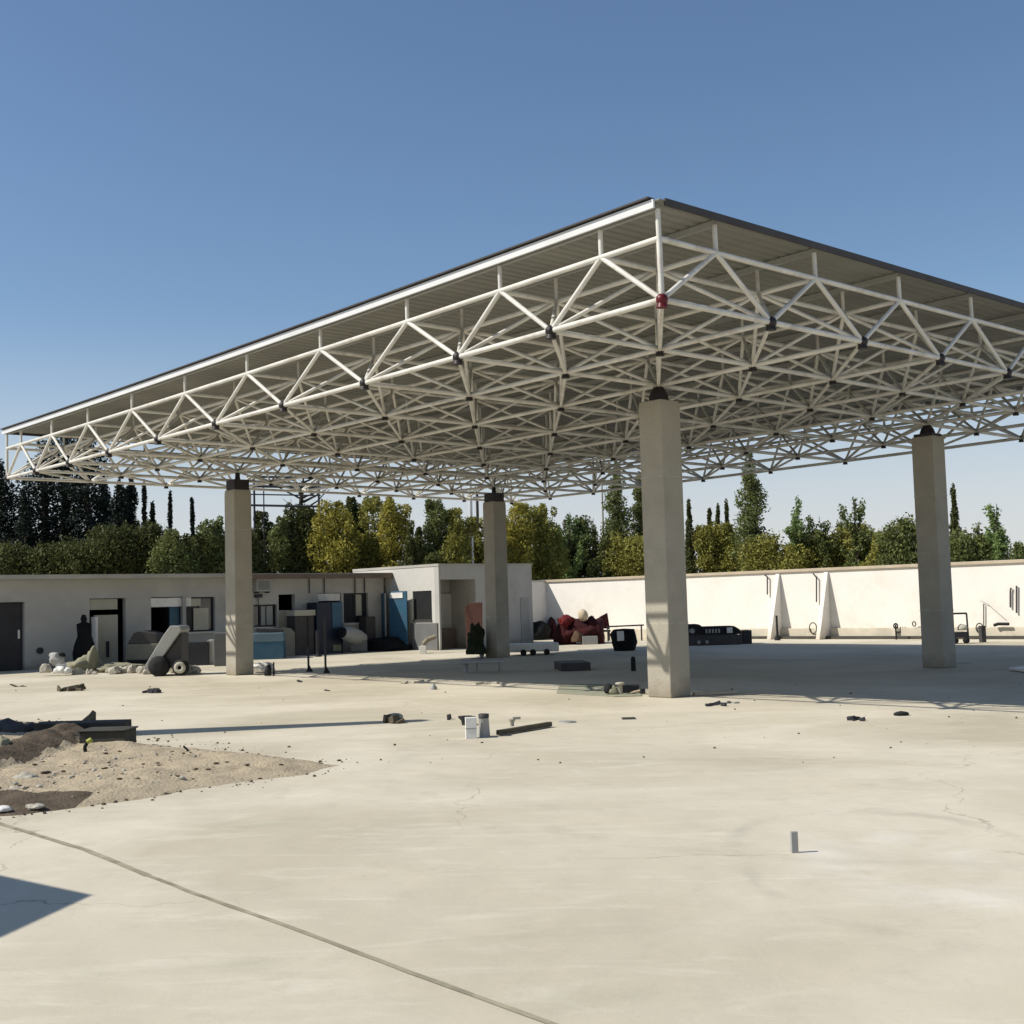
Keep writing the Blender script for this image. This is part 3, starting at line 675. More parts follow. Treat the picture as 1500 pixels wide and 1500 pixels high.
# left: dark cypresses beyond the low building
Tn = 'dark cypress standing '
for a in [
 (2, 46, 676, 54, 'cyp', 'dark', 'tall dark cypress cut by the left edge of the photo'),
 (36, 30, 716, 53, 'cyp', 'dark', 'slim dark cypress between the edge tree and the dense dark clump'),
 (66, 72, 640, 55, 'cyp', 'dark', 'broad dark cypress at the left of the dense dark clump'),
 (97, 80, 625, 56, 'cyp', 'dark', 'tallest and widest dark cypress of the dense clump behind the low building'),
 (132, 70, 640, 55, 'cyp', 'dark', 'dark cypress on the right side of the dense clump, broad crown'),
 (152, 30, 700, 57, 'cyp', 'dark', 'narrow dark cypress just right of the dense clump'),
 (176, 30, 704, 54, 'cyp', 'dark', 'dark cypress with broken tip left of the twin spires'),
 (192, 28, 694, 57, 'cyp', 'dark', 'dark cypress with a leaning outline above the olive shrubs'),
 (212, 18, 704, 55, 'spire', 'dark', 'very thin dark cypress left of the two lone spires'),
 (224, 12, 736, 55, 'spire', 'dark', 'short thin dark spire beside the thin cypress'),
 (250, 15, 722, 58, 'spire', 'dark', 'lone thin cypress spire over the hedge, left one of the pair'),
 (283, 16, 730, 58, 'spire', 'dark', 'lone thin cypress spire close to the left column'),
 (12, 90, 800, 50, 'bush', 'deep', 'low olive bush at the far left behind the roof'),
 (62, 74, 806, 50, 'bush', 'deep', 'low rounded bush in front of the dark clump, left part'),
 (118, 80, 798, 50, 'bush', 'deep', 'low rounded bush in front of the dark clump, right part'),
 (172, 66, 774, 50, 'bush', 'deep', 'rounded olive bush under the leaning cypress'),
 (216, 60, 768, 51, 'bush', 'deep', 'olive bush between the leaning cypress and first lone spire'),
 (252, 50, 778, 50, 'bush', 'green', 'green bush under the left lone spire'),
 (282, 46, 784, 51, 'bush', 'deep', 'low bush under the right lone spire'),
 (311, 44, 764, 52, 'bush', 'green', 'green bush left of the near left column'),
 (352, 50, 775, 53, 'bush', 'deep', 'bush hidden partly by the left column'),
 (384, 36, 752, 55, 'bush', 'deep', 'dark green tree behind the left posts of the black frame'),
 (412, 36, 760, 54, 'bush', 'green', 'green tree under the middle of the black frame'),
 (445, 62, 742, 55, 'bush', 'deep', 'wide dark green tree under the right side of the black frame'),
 (492, 58, 736, 54, 'bush', 'yellow', 'yellow green tree just right of the black frame'),
 (520, 34, 730, 57, 'bush', 'deep', 'dark tree top poking up behind the yellow green tree'),
 (549, 46, 729, 55, 'bush', 'olive', 'olive tree with dark top left of the pale gap'),
 (580, 44, 731, 54, 'bush', 'yellow', 'tall yellowish tree at the left of the sky gap'),
 (609, 34, 775, 52, 'bush', 'deep', 'low dark bush at the foot of the sky gap'),
 (640, 44, 734, 54, 'bush', 'green', 'green tree at the right of the sky gap'),
 (670, 44, 748, 54, 'bush', 'olive', 'olive tree left of the white pole'),
 (700, 40, 760, 56, 'bush', 'olive', 'olive tree behind the white pole'),
 (728, 30, 745, 58, 'bush', 'olive', 'olive tree behind the rear column'),
 (758, 46, 738, 57, 'bush', 'yellow', 'yellow green tree just right of the rear column'),
 (794, 52, 741, 58, 'bush', 'olive', 'broad olive tree two crowns right of the rear column'),
 (838, 46, 742, 60, 'loose', 'fresh', 'feathery green tree left of the thin white pole'),
 (846, 60, 762, 61, 'bush', 'deep', 'dense dark bush under the feathery tree'),
 (872, 40, 752, 60, 'loose', 'green', 'feathery green tree touching the thin white pole'),
 (908, 50, 668, 61, 'cyp', 'green', 'tall green conifer left of the front column'),
 (942, 50, 690, 62, 'cyp', 'green', 'tall green conifer partly hidden by the front column'),
 (925, 80, 790, 60, 'bush', 'olive', 'low olive bush before the tall green conifers'),
 (1013, 18, 732, 60, 'cyp', 'deep', 'short dark pointed cypress touching the front column on the right'),
 (1034, 40, 772, 60, 'bush', 'olive', 'olive bush right of the short pointed cypress'),
 (1064, 46, 768, 60, 'bush', 'olive', 'olive bush left of the large leaning cypress'),
 (1043, 9, 745, 61, 'spire', 'deep', 'first small dark spike above the olive bushes'),
 (1055, 9, 742, 61, 'spire', 'deep', 'middle small dark spike above the olive bushes'),
 (1069, 11, 735, 61, 'spire', 'deep', 'right and tallest small dark spike above the olive bushes'),
 (1106, 56, 652, 58, 'cyp', 'green', 'large cypress rising to the canopy edge right of the front column'),
 (1118, 60, 790, 57, 'low', 'olive', 'low scrub at the foot of the large cypress'),
 (1172, 34, 726, 56, 'loose', 'fresh', 'tall feathery sapling right of the sky gap beside the large cypress'),
 (1160, 50, 800, 56, 'low', 'olive', 'low olive scrub under the feathery sapling'),
 (1204, 52, 750, 56, 'loose', 'green', 'reedy green tree in the middle of the right wall'),
 (1200, 70, 785, 57, 'low', 'olive', 'dense scrub behind the reedy tree'),
 (1230, 44, 758, 57, 'loose', 'green', 'thin reedy tree between two taller feathery trees'),
 (1257, 42, 724, 55, 'loose', 'green', 'tallest feathery tree over the right wall'),
 (1258, 54, 770, 56, 'bush', 'olive', 'olive bush under the tallest feathery tree'),
 (1294, 46, 782, 54, 'low', 'olive', 'low olive bush between feathery trees and the rounded bush'),
 (1322, 56, 763, 53, 'bush', 'green', 'rounded green bush touching the right column'),
 (1365, 40, 775, 52, 'bush', 'green', 'green bush behind the right column'),
 (1403, 22, 712, 52, 'cyp', 'deep', 'slim dark cypress right of the right column'),
 (1410, 56, 786, 50, 'low', 'green', 'low leafy bush at the foot of the slim cypress'),
 (1446, 50, 788, 50, 'low', 'green', 'low leafy bush under the thin saplings'),
 (1437, 18, 762, 50, 'loose', 'green', 'short thin sapling right of the slim cypress'),
 (1466, 26, 730, 49, 'loose', 'fresh', 'tall thin sapling near the right edge of the photo'),
 (1495, 22, 798, 48, 'low', 'green', 'small bush cut by the right edge of the photo'),
]:
    tree(*a)

# far belt of trees that reads as one mass
rs = np.random.RandomState(99); LB = []
for k in range(420):
    px = rs.uniform(-120, 1620); D_ = rs.uniform(64, 72) if px < 1000 else rs.uniform(60, 68); q_ = at(px, 850, D_)
    ytop = 800 + 22 * noise.noise(Vector((px * .02, 0, 0))) + rs.uniform(-8, 14)
    if 1130 < px < 1158: ytop = 818
    zt = at(px, ytop, D_).z; r_ = rs.uniform(.5, .9); LB.append((q_.x, q_.y, max(zt - r_, .6), r_, r_)); LB.append((q_.x, q_.y, rs.uniform(.6, 2.2), 1.0, .9))
pts = lobes_pts(rs, LB, 60000, .6)
def leaf_single(pts, size, mt, seed):
    e = bpy.data.objects.new('tmp', None); e.location = (0, 0, 0); o = leaf_mesh('tree_belt', pts, size, mt, e, seed); o.parent = None; bpy.data.objects.remove(e); return o
tag(leaf_single(pts, .2, LEAF['deep'], 5), 'far belt of dense dark green foliage behind the separate trees', 'tree belt', kind='stuff')
# bare tree in black frame
Df = 54
fr = thing('scaffold_frame', 'black steel lattice frame standing behind the roof between the columns', 'frame', at(420, 850, Df))
fr.location.z = 0
def P_(px, py, D): return at(px, py, D)
for px in (374, 388, 469):
    a = P_(px, 850, Df); m_ = MB(); m_.tube((a.x, a.y, 0), (a.x, a.y, P_(px, 697, Df).z), .05 if px != 388 else .03, 6); m_.build('post', dark_m, fr)
for px in (374, 469):
    a = P_(px, 850, Df + 1.2); m_ = MB(); m_.tube((a.x, a.y, 0), (a.x, a.y, P_(px, 697, Df).z), .04, 6); m_.build('post', dark_m, fr)
for py, r_ in ((698, .05), (712, .06), (724, .03), (740, .05)):
    m_ = MB(); m_.tube(P_(362, py, Df), P_(470, py + 2, Df), r_, 6); m_.build('rail', dark_m, fr)
bt_ = thing('bare_tree', 'leafless dark tree rising beside the black lattice frame', 'tree', at(445, 850, 56)); bt_.location.z = 0
m_ = MB(); b0 = at(445, 850, 56); top = at(444, 705, 56); limb(m_, (b0.x, b0.y, 0), top, .16, .08, 3, 8)
rs = random.Random(5)
for k in range(22):
    z = rs.uniform(.5, 1.0); st = Vector((b0.x, b0.y, top.z * z)).lerp(Vector((top.x, top.y, top.z * z)), z)
    an = rs.uniform(-1.2, 1.2); ln = rs.uniform(.8, 2.4); e = st + Vector((math.sin(an) * ln, rs.uniform(-.6, .6), math.cos(an) * ln * .6))
    q = limb(m_, st, e, .05, .015, k, 4)
    for j in range(2):
        limb(m_, q[2 + j], q[2 + j] + Vector((rs.uniform(-.7, .7), rs.uniform(-.3, .3), rs.uniform(-.1, .8))), .02, .008, k + j * 9, 3)
m_.build('branches', bark_m, bt_)
# poles beyond the wall
def pole(px, ytop, D, r, mt, label):
    a = at(px, 850, D); o = thing('utility_pole', label, 'pole', (a.x, a.y, 0)); zt = at(px, ytop, D).z
    m_ = MB(); m_.tube((a.x, a.y, 0), (a.x, a.y, zt), r, 10, r * .8); m_.build('shaft', mt, o)
    m_ = MB(); m_.box((a.x, a.y, zt - .35), (.7, .06, .06)); m_.build('crossarm', mt, o)
pole(692, 706, 55, .10, fascia_m, 'white pole rising behind the roof left of the rear column')
pole(702, 712, 57, .08, dgrey_m, 'dark brown pole right next to the white pole')
pole(886, 700, 62, .06, pole_m, 'thin pale pole over the wall beside the feathery trees')

# ------------------------------------------------------------------ things in the yard
def px_scale(y): return y / F_PX
def gbox(mb, x0, x1, y0, y1, depth=.6, rz=None, lift=0.0):
    """box whose near face spans the pixels x0..x1 / top y0 with foot at y1"""
    p = gp((x0 + x1) / 2, y1); s = p.y / F_PX; wd = (x1 - x0) * s; ht = (y1 - y0) * s
    rz = rzB if rz is None else rz
    k = 1 / (abs(math.cos(rz)) + abs(math.sin(rz)) * depth / max(wd, .01)) if False else 1
    mb.box((p.x, p.y + depth / 2, ht / 2 + lift), (wd * k, depth, ht), 0 if rz == 0 else rz); return p, wd, ht

# long tapering shadow caster: unseen tapered shaft added left of the view
py_ = thing('shadow_shaft', 'unseen tapered concrete shaft added left of the view to cast a long shadow', 'shadow caster', (-9.9, 16.4, 0))
m_ = MB(); m_.tube((-9.9, 16.35, 0), (-9.9, 16.35, 8.2), .62, 12, .2); m_.build('shaft', conc_col, py_)
m_ = MB(); m_.box((-9.9, 16.35, .15), (1.3, 1.3, .3), .2); m_.build('footing', conc_col, py_)
# unseen flat sheet added left of the view, outlined to cast the near shadow
tip = gp(136, 1311); h_ = 2.9; q = [tip, gp(0, 1282), gp(-420, 1215), gp(-500, 1420), gp(0, 1374)]
kb = thing('shadow_sheet', 'unseen flat sheet on legs added left of the view to cast a shadow', 'shelter', (q[2].x - SX * h_ + .5, q[2].y - SY * h_, 0))
poly = [(p.x - SX * h_, p.y - SY * h_) for p in q]  # sheet outline carried back towards the sun from the shadow's edges
m_ = MB(); m_.prism(poly, h_ - .04, h_); m_.build('roof', dgrey_m, kb)
cx = sum(p[0] for p in poly) / 5; cy = sum(p[1] for p in poly) / 5
for p in poly:
    a = Vector((p[0], p[1])).lerp(Vector((cx, cy)), .3); m_ = MB(); m_.tube((a.x, a.y, 0), (a.x, a.y, h_ - .04), .04); m_.build('leg', dgrey_m, kb)

# --- soil patch
def soil():
    out = [gp(-160, 1052), gp(0, 1057), gp(60, 1059), gp(178, 1088), gp(280, 1097), gp(360, 1105), gp(430, 1113), gp(487, 1122), gp(440, 1135), gp(360, 1144), gp(280, 1156), gp(200, 1171), gp(100, 1184), gp(0, 1195), gp(-160, 1212)]
    # jagged outline
    P = []
    for k in range(len(out)):
        a, b = out[k], out[(k + 1) % len(out)]; n = max(2, int((b - a).length / .12))
        for i in range(n):
            p = a.lerp(b, i / n); P.append(p + Vector((noise.noise(p * 2.1), noise.noise(p * 2.3 + Vector((9, 0, 0))), 0)) * .09 + Vector((noise.noise(p * 9), noise.noise(p * 8 + Vector((9, 0, 0))), 0)) * .04)
    poly = [(p.x, p.y) for p in P]
    def inside(x, y):
        c = False; j = len(poly) - 1
        for i in range(len(poly)):
            xi, yi = poly[i]; xj, yj = poly[j]
            if (yi > y) != (yj > y) and x < (xj - xi) * (y - yi) / (yj - yi) + xi: c = not c
            j = i
        return c
    A = np.array(poly)
    def dist(x, y):
        B = np.roll(A, -1, 0); d = B - A; tt = np.clip(((x - A[:, 0]) * d[:, 0] + (y - A[:, 1]) * d[:, 1]) / (d ** 2).sum(1), 0, 1)
        return float(np.sqrt((A[:, 0] + tt * d[:, 0] - x) ** 2 + (A[:, 1] + tt * d[:, 1] - y) ** 2).min())
    x0, y0 = A.min(0); x1, y1 = A.max(0); st = .055; nx = int((x1 - x0) / st) + 2; ny = int((y1 - y0) / st) + 2
    tr = [gp(-160, 1160), gp(0, 1125), gp(70, 1098), gp(120, 1080), gp(170, 1072)]
    def dl(x, y):
        m = 9
        for a, b in zip(tr, tr[1:]):
            d = b - a; t = max(0, min(1, ((x - a.x) * d.x + (y - a.y) * d.y) / (d.x ** 2 + d.y ** 2))); m = min(m, math.hypot(a.x + d.x * t - x, a.y + d.y * t - y))
        return m
    vs = []; idx = {}; fs = []; mi = []
    for i in range(nx):
        for j in range(ny):
            x = x0 + i * st; y = y0 + j * st; ins = inside(x, y); d = dist(x, y)
            if ins: z = .006 + min(d, .5) * .10 * (1 + .8 * noise.noise(Vector((x, y, 0)) * 1.5)) + max(0, min(d * 3, 1)) * (.03 * noise.noise(Vector((x, y, 0)) * 5) + .018 * noise.noise(Vector((x, y, 3)) * 14) + .02)
            else: z = -.02 if d > .07 else .004 - d * .1
            k = dl(x, y)
            if ins and k < .42: z += .16 * (1 - k / .42) ** .7 * min(1, d * 3) + .04 * noise.noise(Vector((x, y, 1)) * 7) * min(1, d * 3)
            idx[i, j] = len(vs); vs.append((x, y, z))
    for i in range(nx - 1):
        for j in range(ny - 1):
            q = [idx[i, j], idx[i + 1, j], idx[i + 1, j + 1], idx[i, j + 1]]
            if max(vs[k][2] for k in q) > 0:
                fs.append(q); xm = vs[q[0]][0]; ym = vs[q[0]][1]; pm = Vector((xm, ym, 0)); k = dl(xm, ym) + .12 * noise.noise(pm * 3)
                b2_ = (pm - gp(60, 1190)).length; mi.append(1 if k < .33 or (xm < gp(110, 1180).x and ym < gp(110, 1172).y + .1 * noise.noise(pm * 4)) else 0)  # dark earth index; on the ridge band it paints in the trench shadow
    mb = MB(); mb.add(vs, fs, True); o = mb.build('soil_patch', soil_m); o.data.materials.append(soil_dark)
    o.data.polygons.foreach_set('material_index', mi); tag(o, kind='structure')
    # pebbles
    mb = MB(); rs = random.Random(3); n = 0
    while n < 420:
        x = rs.uniform(x0, x1); y = rs.uniform(y0, y1)
        if inside(x, y) and dist(x, y) > .22:
            r = .008 + .022 * rs.random() ** 3; mb.blob((x, y, .03 + min(dist(x, y), .5) * .09 + r * .3), (r * rs.uniform(.8, 1.5), r, r * .7), n, .4, 1.5, 1, False, False); n += 1
    tag(mb.build('pebbles', stone_m), 'small pebbles and crumbs scattered on the bare soil patch', 'pebbles', kind='stuff')
    mb = MB(); n = 0
    while n < 260:
        x = rs.uniform(x0, x1); y = rs.uniform(y0, y1)
        if inside(x, y) and dist(x, y) > .22:
            r = .006 + .016 * rs.random() ** 2; mb.blob((x, y, .03 + min(dist(x, y), .5) * .09 + r * .3), (r * 1.6, r, r * .7), n + 77, .4, 1.5, 1, False, False); n += 1
    tag(mb.build('soil_clods', soil_dark), 'dark crumbs of earth scattered on the bare soil patch', 'clods', kind='stuff')
soil()
m_ = MB(); rs = random.Random(12)
for k in range(420):
    t_ = rs.random(); a = gp(487, 1122).lerp(gp(-40, 1200), t_) if rs.random() < .6 else gp(487, 1122).lerp(gp(60, 1056), t_)
    q_ = a + Vector((rs.gauss(0, .22), rs.gauss(0, .22), 0)); r_ = .004 + .012 * rs.random() ** 3
    m_.blob((q_.x, q_.y, r_ * .5), (r_ * rs.uniform(1, 1.8), r_, r_), k, .4, 1.5, 1, False, False)
for k in range(90):
    q_ = gp(rs.uniform(-50, 1550), 1000 + 120 * rs.random()); r_ = .004 + .012 * rs.random() ** 3
    m_.blob((q_.x, q_.y, r_ * .5), (r_ * rs.uniform(1, 1.8), r_, r_), k, .4, 1.5, 1, False, False)
tag(m_.build('grit', soil_dark), 'fine dark grit and crumbs spilled on the concrete around the soil patch', 'grit', kind='stuff')
def rock(px, py, wpx, hpx, m, label, seed, lift=.02, name='rock'):
    p = gp(px, py); s = p.y / F_PX; mb = MB(); mb.blob((p.x, p.y, hpx * s * .3 + lift), (wpx * s / 2, wpx * s / 2.2, hpx * s * .7), seed, .45, 1.6, 3)
    return single(mb, name, m, label, 'rock')
rock(5, 1120, 20, 26, green_t, 'mossy greenish rock at the left edge on the dark ridge', 1, .1)
rock(5, 1192, 22, 8, white_m, 'flat white stone at the near left corner of the soil', 2)
rock(52, 1188, 26, 7, stone_m, 'flat grey stone on the near edge of the soil patch', 3)
rock(156, 1142, 10, 8, soil_dark, 'round dark lump in the middle of the soil patch', 4)
rock(12, 1080, 60, 22, dgrey_m, 'dark jagged block at the far left edge of the soil', 5)
rock(48, 1076, 34, 16, dgrey_m, 'smaller dark jagged block beside the dark boards', 6)
rock(38, 1150, 34, 14, stone_m, 'pale broken stone below the dark ridge of soil', 8)
rock(24, 1166, 28, 10, stone_m, 'pale flat broken stone nearest the mossy rock', 9)
rock(230, 1146, 12, 5, stone_m, 'small brown stone right of the round dark lump', 10)
# boards on the soil
bo = thing('dark_board_stack', 'dark green boards lying on the far edge of the soil patch', 'boards', gp(140, 1098))
a = gp(118, 1100); b = gp(172, 1101); s = a.y / F_PX
m_ = MB(); m_.box(((a.x + b.x) / 2, a.y + .25, .115), (.56, .42, .20), -.04); m_.box(((a.x + b.x) / 2, a.y + .25, .228), (.60, .46, .02), -.04); m_.build('crate_box', plank_m, bo, bevel=.008)
m_ = MB(); a = gp(62, 1076); b = gp(150, 1080); m_.box(((a.x + b.x) / 2 + .12, (a.y + b.y) / 2 + .1, .10), (1.25, .26, .16), -.03, rx=.05); m_.build('plank', plank_m, bo, bevel=.005)
m_ = MB(); a = gp(131, 1072); s = a.y / F_PX
m_.extrude([Vector((a.x - 14 * s, a.y, .14)), Vector((a.x + 8 * s, a.y, .14)), Vector((a.x + 8 * s, a.y, .14 + 13 * s)), Vector((a.x + 4 * s, a.y, .14 + 16 * s)), Vector((a.x, a.y, .14 + 11 * s))], (0, .05, 0)); m_.build('upright_offcut', plank_m, bo)
# bent hook
a = gp(126, 1112); s = a.y / F_PX; m_ = MB()
pts = [Vector((a.x + 22 * s, a.y, .05)), Vector((a.x + 6 * s, a.y, .05)), Vector((a.x, a.y, .06)), Vector((a.x - 2 * s, a.y, .06 + 9 * s)), Vector((a.x + 2 * s, a.y, .06 + 17 * s)), Vector((a.x + 7 * s, a.y, .06 + 19 * s))]
hk = thing('bent_hook', 'black bent pipe with a yellow green tip in front of the dark boards', 'hook', a)
MB().path(pts, .022).build('pipe', rubber_m, hk); MB().tube(pts[4], pts[5] + Vector((.01, 0, .01)), .027).build('tip', yellow_m, hk)
a = gp(274, 1111); s = a.y / F_PX; single(MB().path([Vector((a.x - .01, a.y, .03)), Vector((a.x + .01, a.y, .03 + 8 * s)), Vector((a.x - .04, a.y, .03 + 14 * s))], .012), 'bent_peg', rubber_m, 'short black bent peg stuck in the soil right of the boards', 'peg')

# --- mid foreground debris
p = gp(690, 1082); s = p.y / F_PX
cb = thing('white_carton', 'white upright carton standing left of the grey bucket', 'carton', p)
m_ = MB(); m_.box((p.x, p.y + .05, 15 * s), (16 * s, .12, 30 * s), .1); m_.build('box', white_m, cb, bevel=.004)
m_ = MB(); m_.box((p.x, p.y - .013, 14.5 * s), (15 * s, .004, .012), .1); m_.build('tape', lgrey_m, cb)
p = gp(709, 1080); bk = thing('grey_bucket', 'grey tapered bucket with dark rim next to the white carton', 'bucket', p)
m_ = MB(); m_.lathe([(9.0 * s, 0), (8.6 * s, .05), (7 * s, 31 * s), (7.6 * s, 32 * s), (6.6 * s, 32 * s), (6.4 * s, 26 * s)], (p.x, p.y + .07, 0), 24); m_.build('body', lgrey_m, bk)
m_ = MB(); m_.lathe([(7.7 * s, 27 * s), (7.9 * s, 33 * s), (7.0 * s, 33.4 * s), (6.9 * s, 27 * s)], (p.x, p.y + .07, 0), 24); m_.build('rim', dgrey_m, bk)
p = gp(682, 1062); single(MB().lathe([(.05, 0), (.06, .06), (.10, .1), (.10, .12)], (p.x, p.y, 0), 12).box((p.x + .08, p.y, .1), (.12, .05, .03)), 'paint_tin', dark_m, 'small black tin behind the white carton', 'tin')
p = gp(770, 1070); a = gp(730, 1078); b = gp(806, 1065)
m_ = MB(); m_.box(((a.x + b.x) / 2, (a.y + b.y) / 2, .04), ((b - a).length, .07, .06), math.atan2((b - a).y, (b - a).x)); single(m_, 'timber_batten', wood_m, 'dark timber batten lying right of the grey bucket', 'batten', bevel=.006)
p = gp(750, 1072); s = p.y / F_PX; m_ = MB(); m_.lathe([(.03, .07), (.03, .12), (.05, .15), (.05, .16)], (p.x, p.y + .02, 0), 10); m_.box((p.x + .06, p.y + .02, .17), (.10, .05, .03), .2); single(m_, 'valve_fitting', beige_m, 'small pale pipe fitting resting on the dark batten', 'fitting')
def litter(px, py, wpx, hpx, m, name, label, seed, n=5, cat='scrap'):
    p = gp(px, py); s = p.y / F_PX; rs = random.Random(seed); mb = MB()
    for k in range(n):
        x = p.x + rs.uniform(-.45, .45) * wpx * s; h = hpx * s * rs.uniform(.3, .9)
        mb.box((x, p.y + rs.uniform(-.1, .15), h / 2), (wpx * s * rs.uniform(.12, .5), rs.uniform(.03, .12), h), rs.uniform(-1, 1), ry=rs.uniform(-.35, .35))
    return single(mb, name, m, label, cat, bevel=.004)
litter(579, 1059, 30, 14, wood_m, 'timber_scrap', 'tangle of timber scraps at the tip of the long shadow', 1, 8)
p = gp(578, 1056); single(MB().lathe([(.05, 0), (.11, .03), (.12, .07), (.08, .10), (.03, .11)], (p.x, p.y, 0), 14, wob=.3), 'cloth_scrap', stone_m, 'pale crumpled cloth among the timber scraps', 'cloth')
litter(1048, 1034, 26, 6, dark_m, 'metal_scrap', 'dark metal scrap right of the front column foot', 2, 4)
litter(1070, 1030, 22, 4, lgrey_m, 'sheet_scrap', 'pale flat sheet scrap beside dark scrap near the front column', 3, 3)
litter(1256, 1056, 22, 7, dark_m, 'metal_scrap', 'dark scrap with a pointed top lying on open concrete at right', 4, 4)
p = gp(1320, 1048); single(MB().blob((p.x, p.y, .02), (.11, .08, .04), 4, .3, 1, 2), 'rubber_scrap', rubber_m, 'oval black rubber scrap lying furthest right on the sunlit concrete', 'scrap')
litter(104, 1012, 50, 8, wood_m, 'timber_scrap', 'dark twisted sticks before the long building near the left edge', 5, 9)
litter(222, 1015, 30, 8, dark_m, 'wire_scrap', 'dark bent wire scraps in front of the tilted cart', 6, 7)
litter(36, 1006, 40, 3, wood_m, 'thin_stick', 'long thin stick lying before the black door', 7, 3)
litter(445, 999, 22, 3, dark_m, 'bar_scrap', 'short dark bar lying right of the left column', 8, 2)
litter(482, 1012, 16, 3, dark_m, 'bar_scrap', 'tiny dark bar nearest the camera left of the shadow tip', 9, 2)
litter(605, 1001, 40, 5, stone_m, 'cloth_strip', 'long pale strip lying where the canopy shadow begins', 10, 4)
litter(715, 1002, 36, 4, stone_m, 'cloth_strip', 'flat grey strip in front of the rear column', 12, 4)
p = gp(635, 1010); single(MB().lathe([(.07, 0), (.07, .04), (.04, .08), (.015, .12)], (p.x, p.y, 0), 12), 'small_cone', lgrey_m, 'tiny pale cone on the ground before the rear column', 'cone')
litter(660, 1054, 10, 10, dark_m, 'wire_scrap', 'tiny black wire left of the black tin', 13, 2)
def disc(px, py, r, m, name, label, cat, h=.012):
    p = gp(px, py); o = thing(name, label, cat, (p.x, p.y, 0))
    MB().lathe([(r, 0), (r, h), (r * .86, h), (r * .86, h - .004)], (p.x, p.y, 0), 28).build('rim', m, o)
    MB().lathe([(r * .85, 0), (r * .85, h - .003), (.01, h - .003)], (p.x, p.y, 0), 28).build('cover', m, o); return o
disc(831, 1058, .075 * 1.6, lgrey_m, 'manhole_cover', 'small round grey cover set in concrete left of the front column', 'cover')
disc(1411, 972, .20, lgrey_m, 'drain_cover', 'pale round cover on the shaded ground by the right column', 'cover')
gd = thing('drain_grate', 'small dark barred grate in the concrete in front of the front column', 'grate', gp(921, 1053))
p = gp(921, 1053); m_ = MB()
for k in range(6): m_.box((p.x - .075 + k * .03, p.y, .008), (.012, .16, .010))
m_.build('bars', dgrey_m, gd); m_ = MB(); m_.box((p.x, p.y + .09, .008), (.19, .02, .012)); m_.box((p.x, p.y - .09, .008), (.19, .02, .012)); m_.build('frame', dgrey_m, gd)
# cluster left of the front column
p = gp(905, 1018); s = p.y / F_PX
m_ = MB(); m_.prism([tuple(gp(x, y)[:2]) for x, y in ((815, 1016), (820, 1003), (935, 1003), (940, 1020), (900, 1021))], .004, .014)
single(m_, 'ground_sheet', mat('sheet_olive', (.30, .30, .22), .9), 'thin olive sheet spread on the ground left of the front column', 'sheet')
m_ = MB(); m_.lathe([(3.5 * s, .01), (3.2 * s, .16), (7 * s, .18), (7.5 * s, .2), (5 * s, .215), (.01, .22)], (p.x + 4 * s, p.y, 0), 18); single(m_, 'mushroom_bollard', beige_m, 'short pale post with wide round cap left of the front column', 'bollard')
m_ = MB(); m_.blob((p.x - 14 * s, p.y + .05, .08), (6 * s, .09, 12 * s), 3, .5, 1.3, 2); single(m_, 'boot', rubber_m, 'dark upright boot shape left of the capped post', 'boot')
m_ = MB(); m_.blob((p.x - 6 * s, p.y + .0, .05), (7 * s, .07, 8 * s), 5, .5, 1.3, 2); single(m_, 'green_sack', green_t, 'small olive sack between the boot shape and capped post', 'sack')
m_ = MB(); m_.box((p.x + 20 * s, p.y + .25, .08), (26 * s, .12, .13), .1); single(m_, 'dark_block', dark_m, 'dark block behind the capped post', 'block', bevel=.01)
mal = thing('club_hammer', 'hammer with pale handle and dark head by the front column', 'hammer', (p.x + 28 * s, p.y, 0))
MB().tube((p.x + 18 * s, p.y - .05, .03), (p.x + 33 * s, p.y, .06), .02, 8, .026).build('handle', skin_m, mal); MB().box((p.x + 36 * s, p.y + .01, .055), (.09, .08, .08), .1).build('head', dark_m, mal, bevel=.008)
# plank at column foot
a = gp(1016, 1019); b = gp(1080, 1016); m_ = MB(); m_.box(((a.x + b.x) / 2, (a.y + b.y) / 2, .03), ((b - a).length, .12, .05), math.atan2((b - a).y, (b - a).x)); single(m_, 'timber_plank', skin_m, 'pale plank lying right of the front column foot', 'plank', bevel=.006)
# small tab on foreground (upright dowel)
p = gp(1164, 1249); s = p.y / F_PX; m_ = MB(); m_.box((p.x, p.y, 15 * s), (10 * s, .03, 30 * s), .1); single(m_, 'grey_strip', lgrey_m, 'small pale grey strip standing upright on the near concrete at right', 'strip', bevel=.003)
# white strip at right
a = gp(1478, 983); m_ = MB(); m_.prism([tuple(gp(x, y)[:2]) for x, y in ((1478, 982.5), (1500, 980), (1560, 978), (1560, 987), (1500, 985.5))], .02, .06); single(m_, 'white_board', white_m, 'white pointed board lying in the shade at the right edge', 'board')

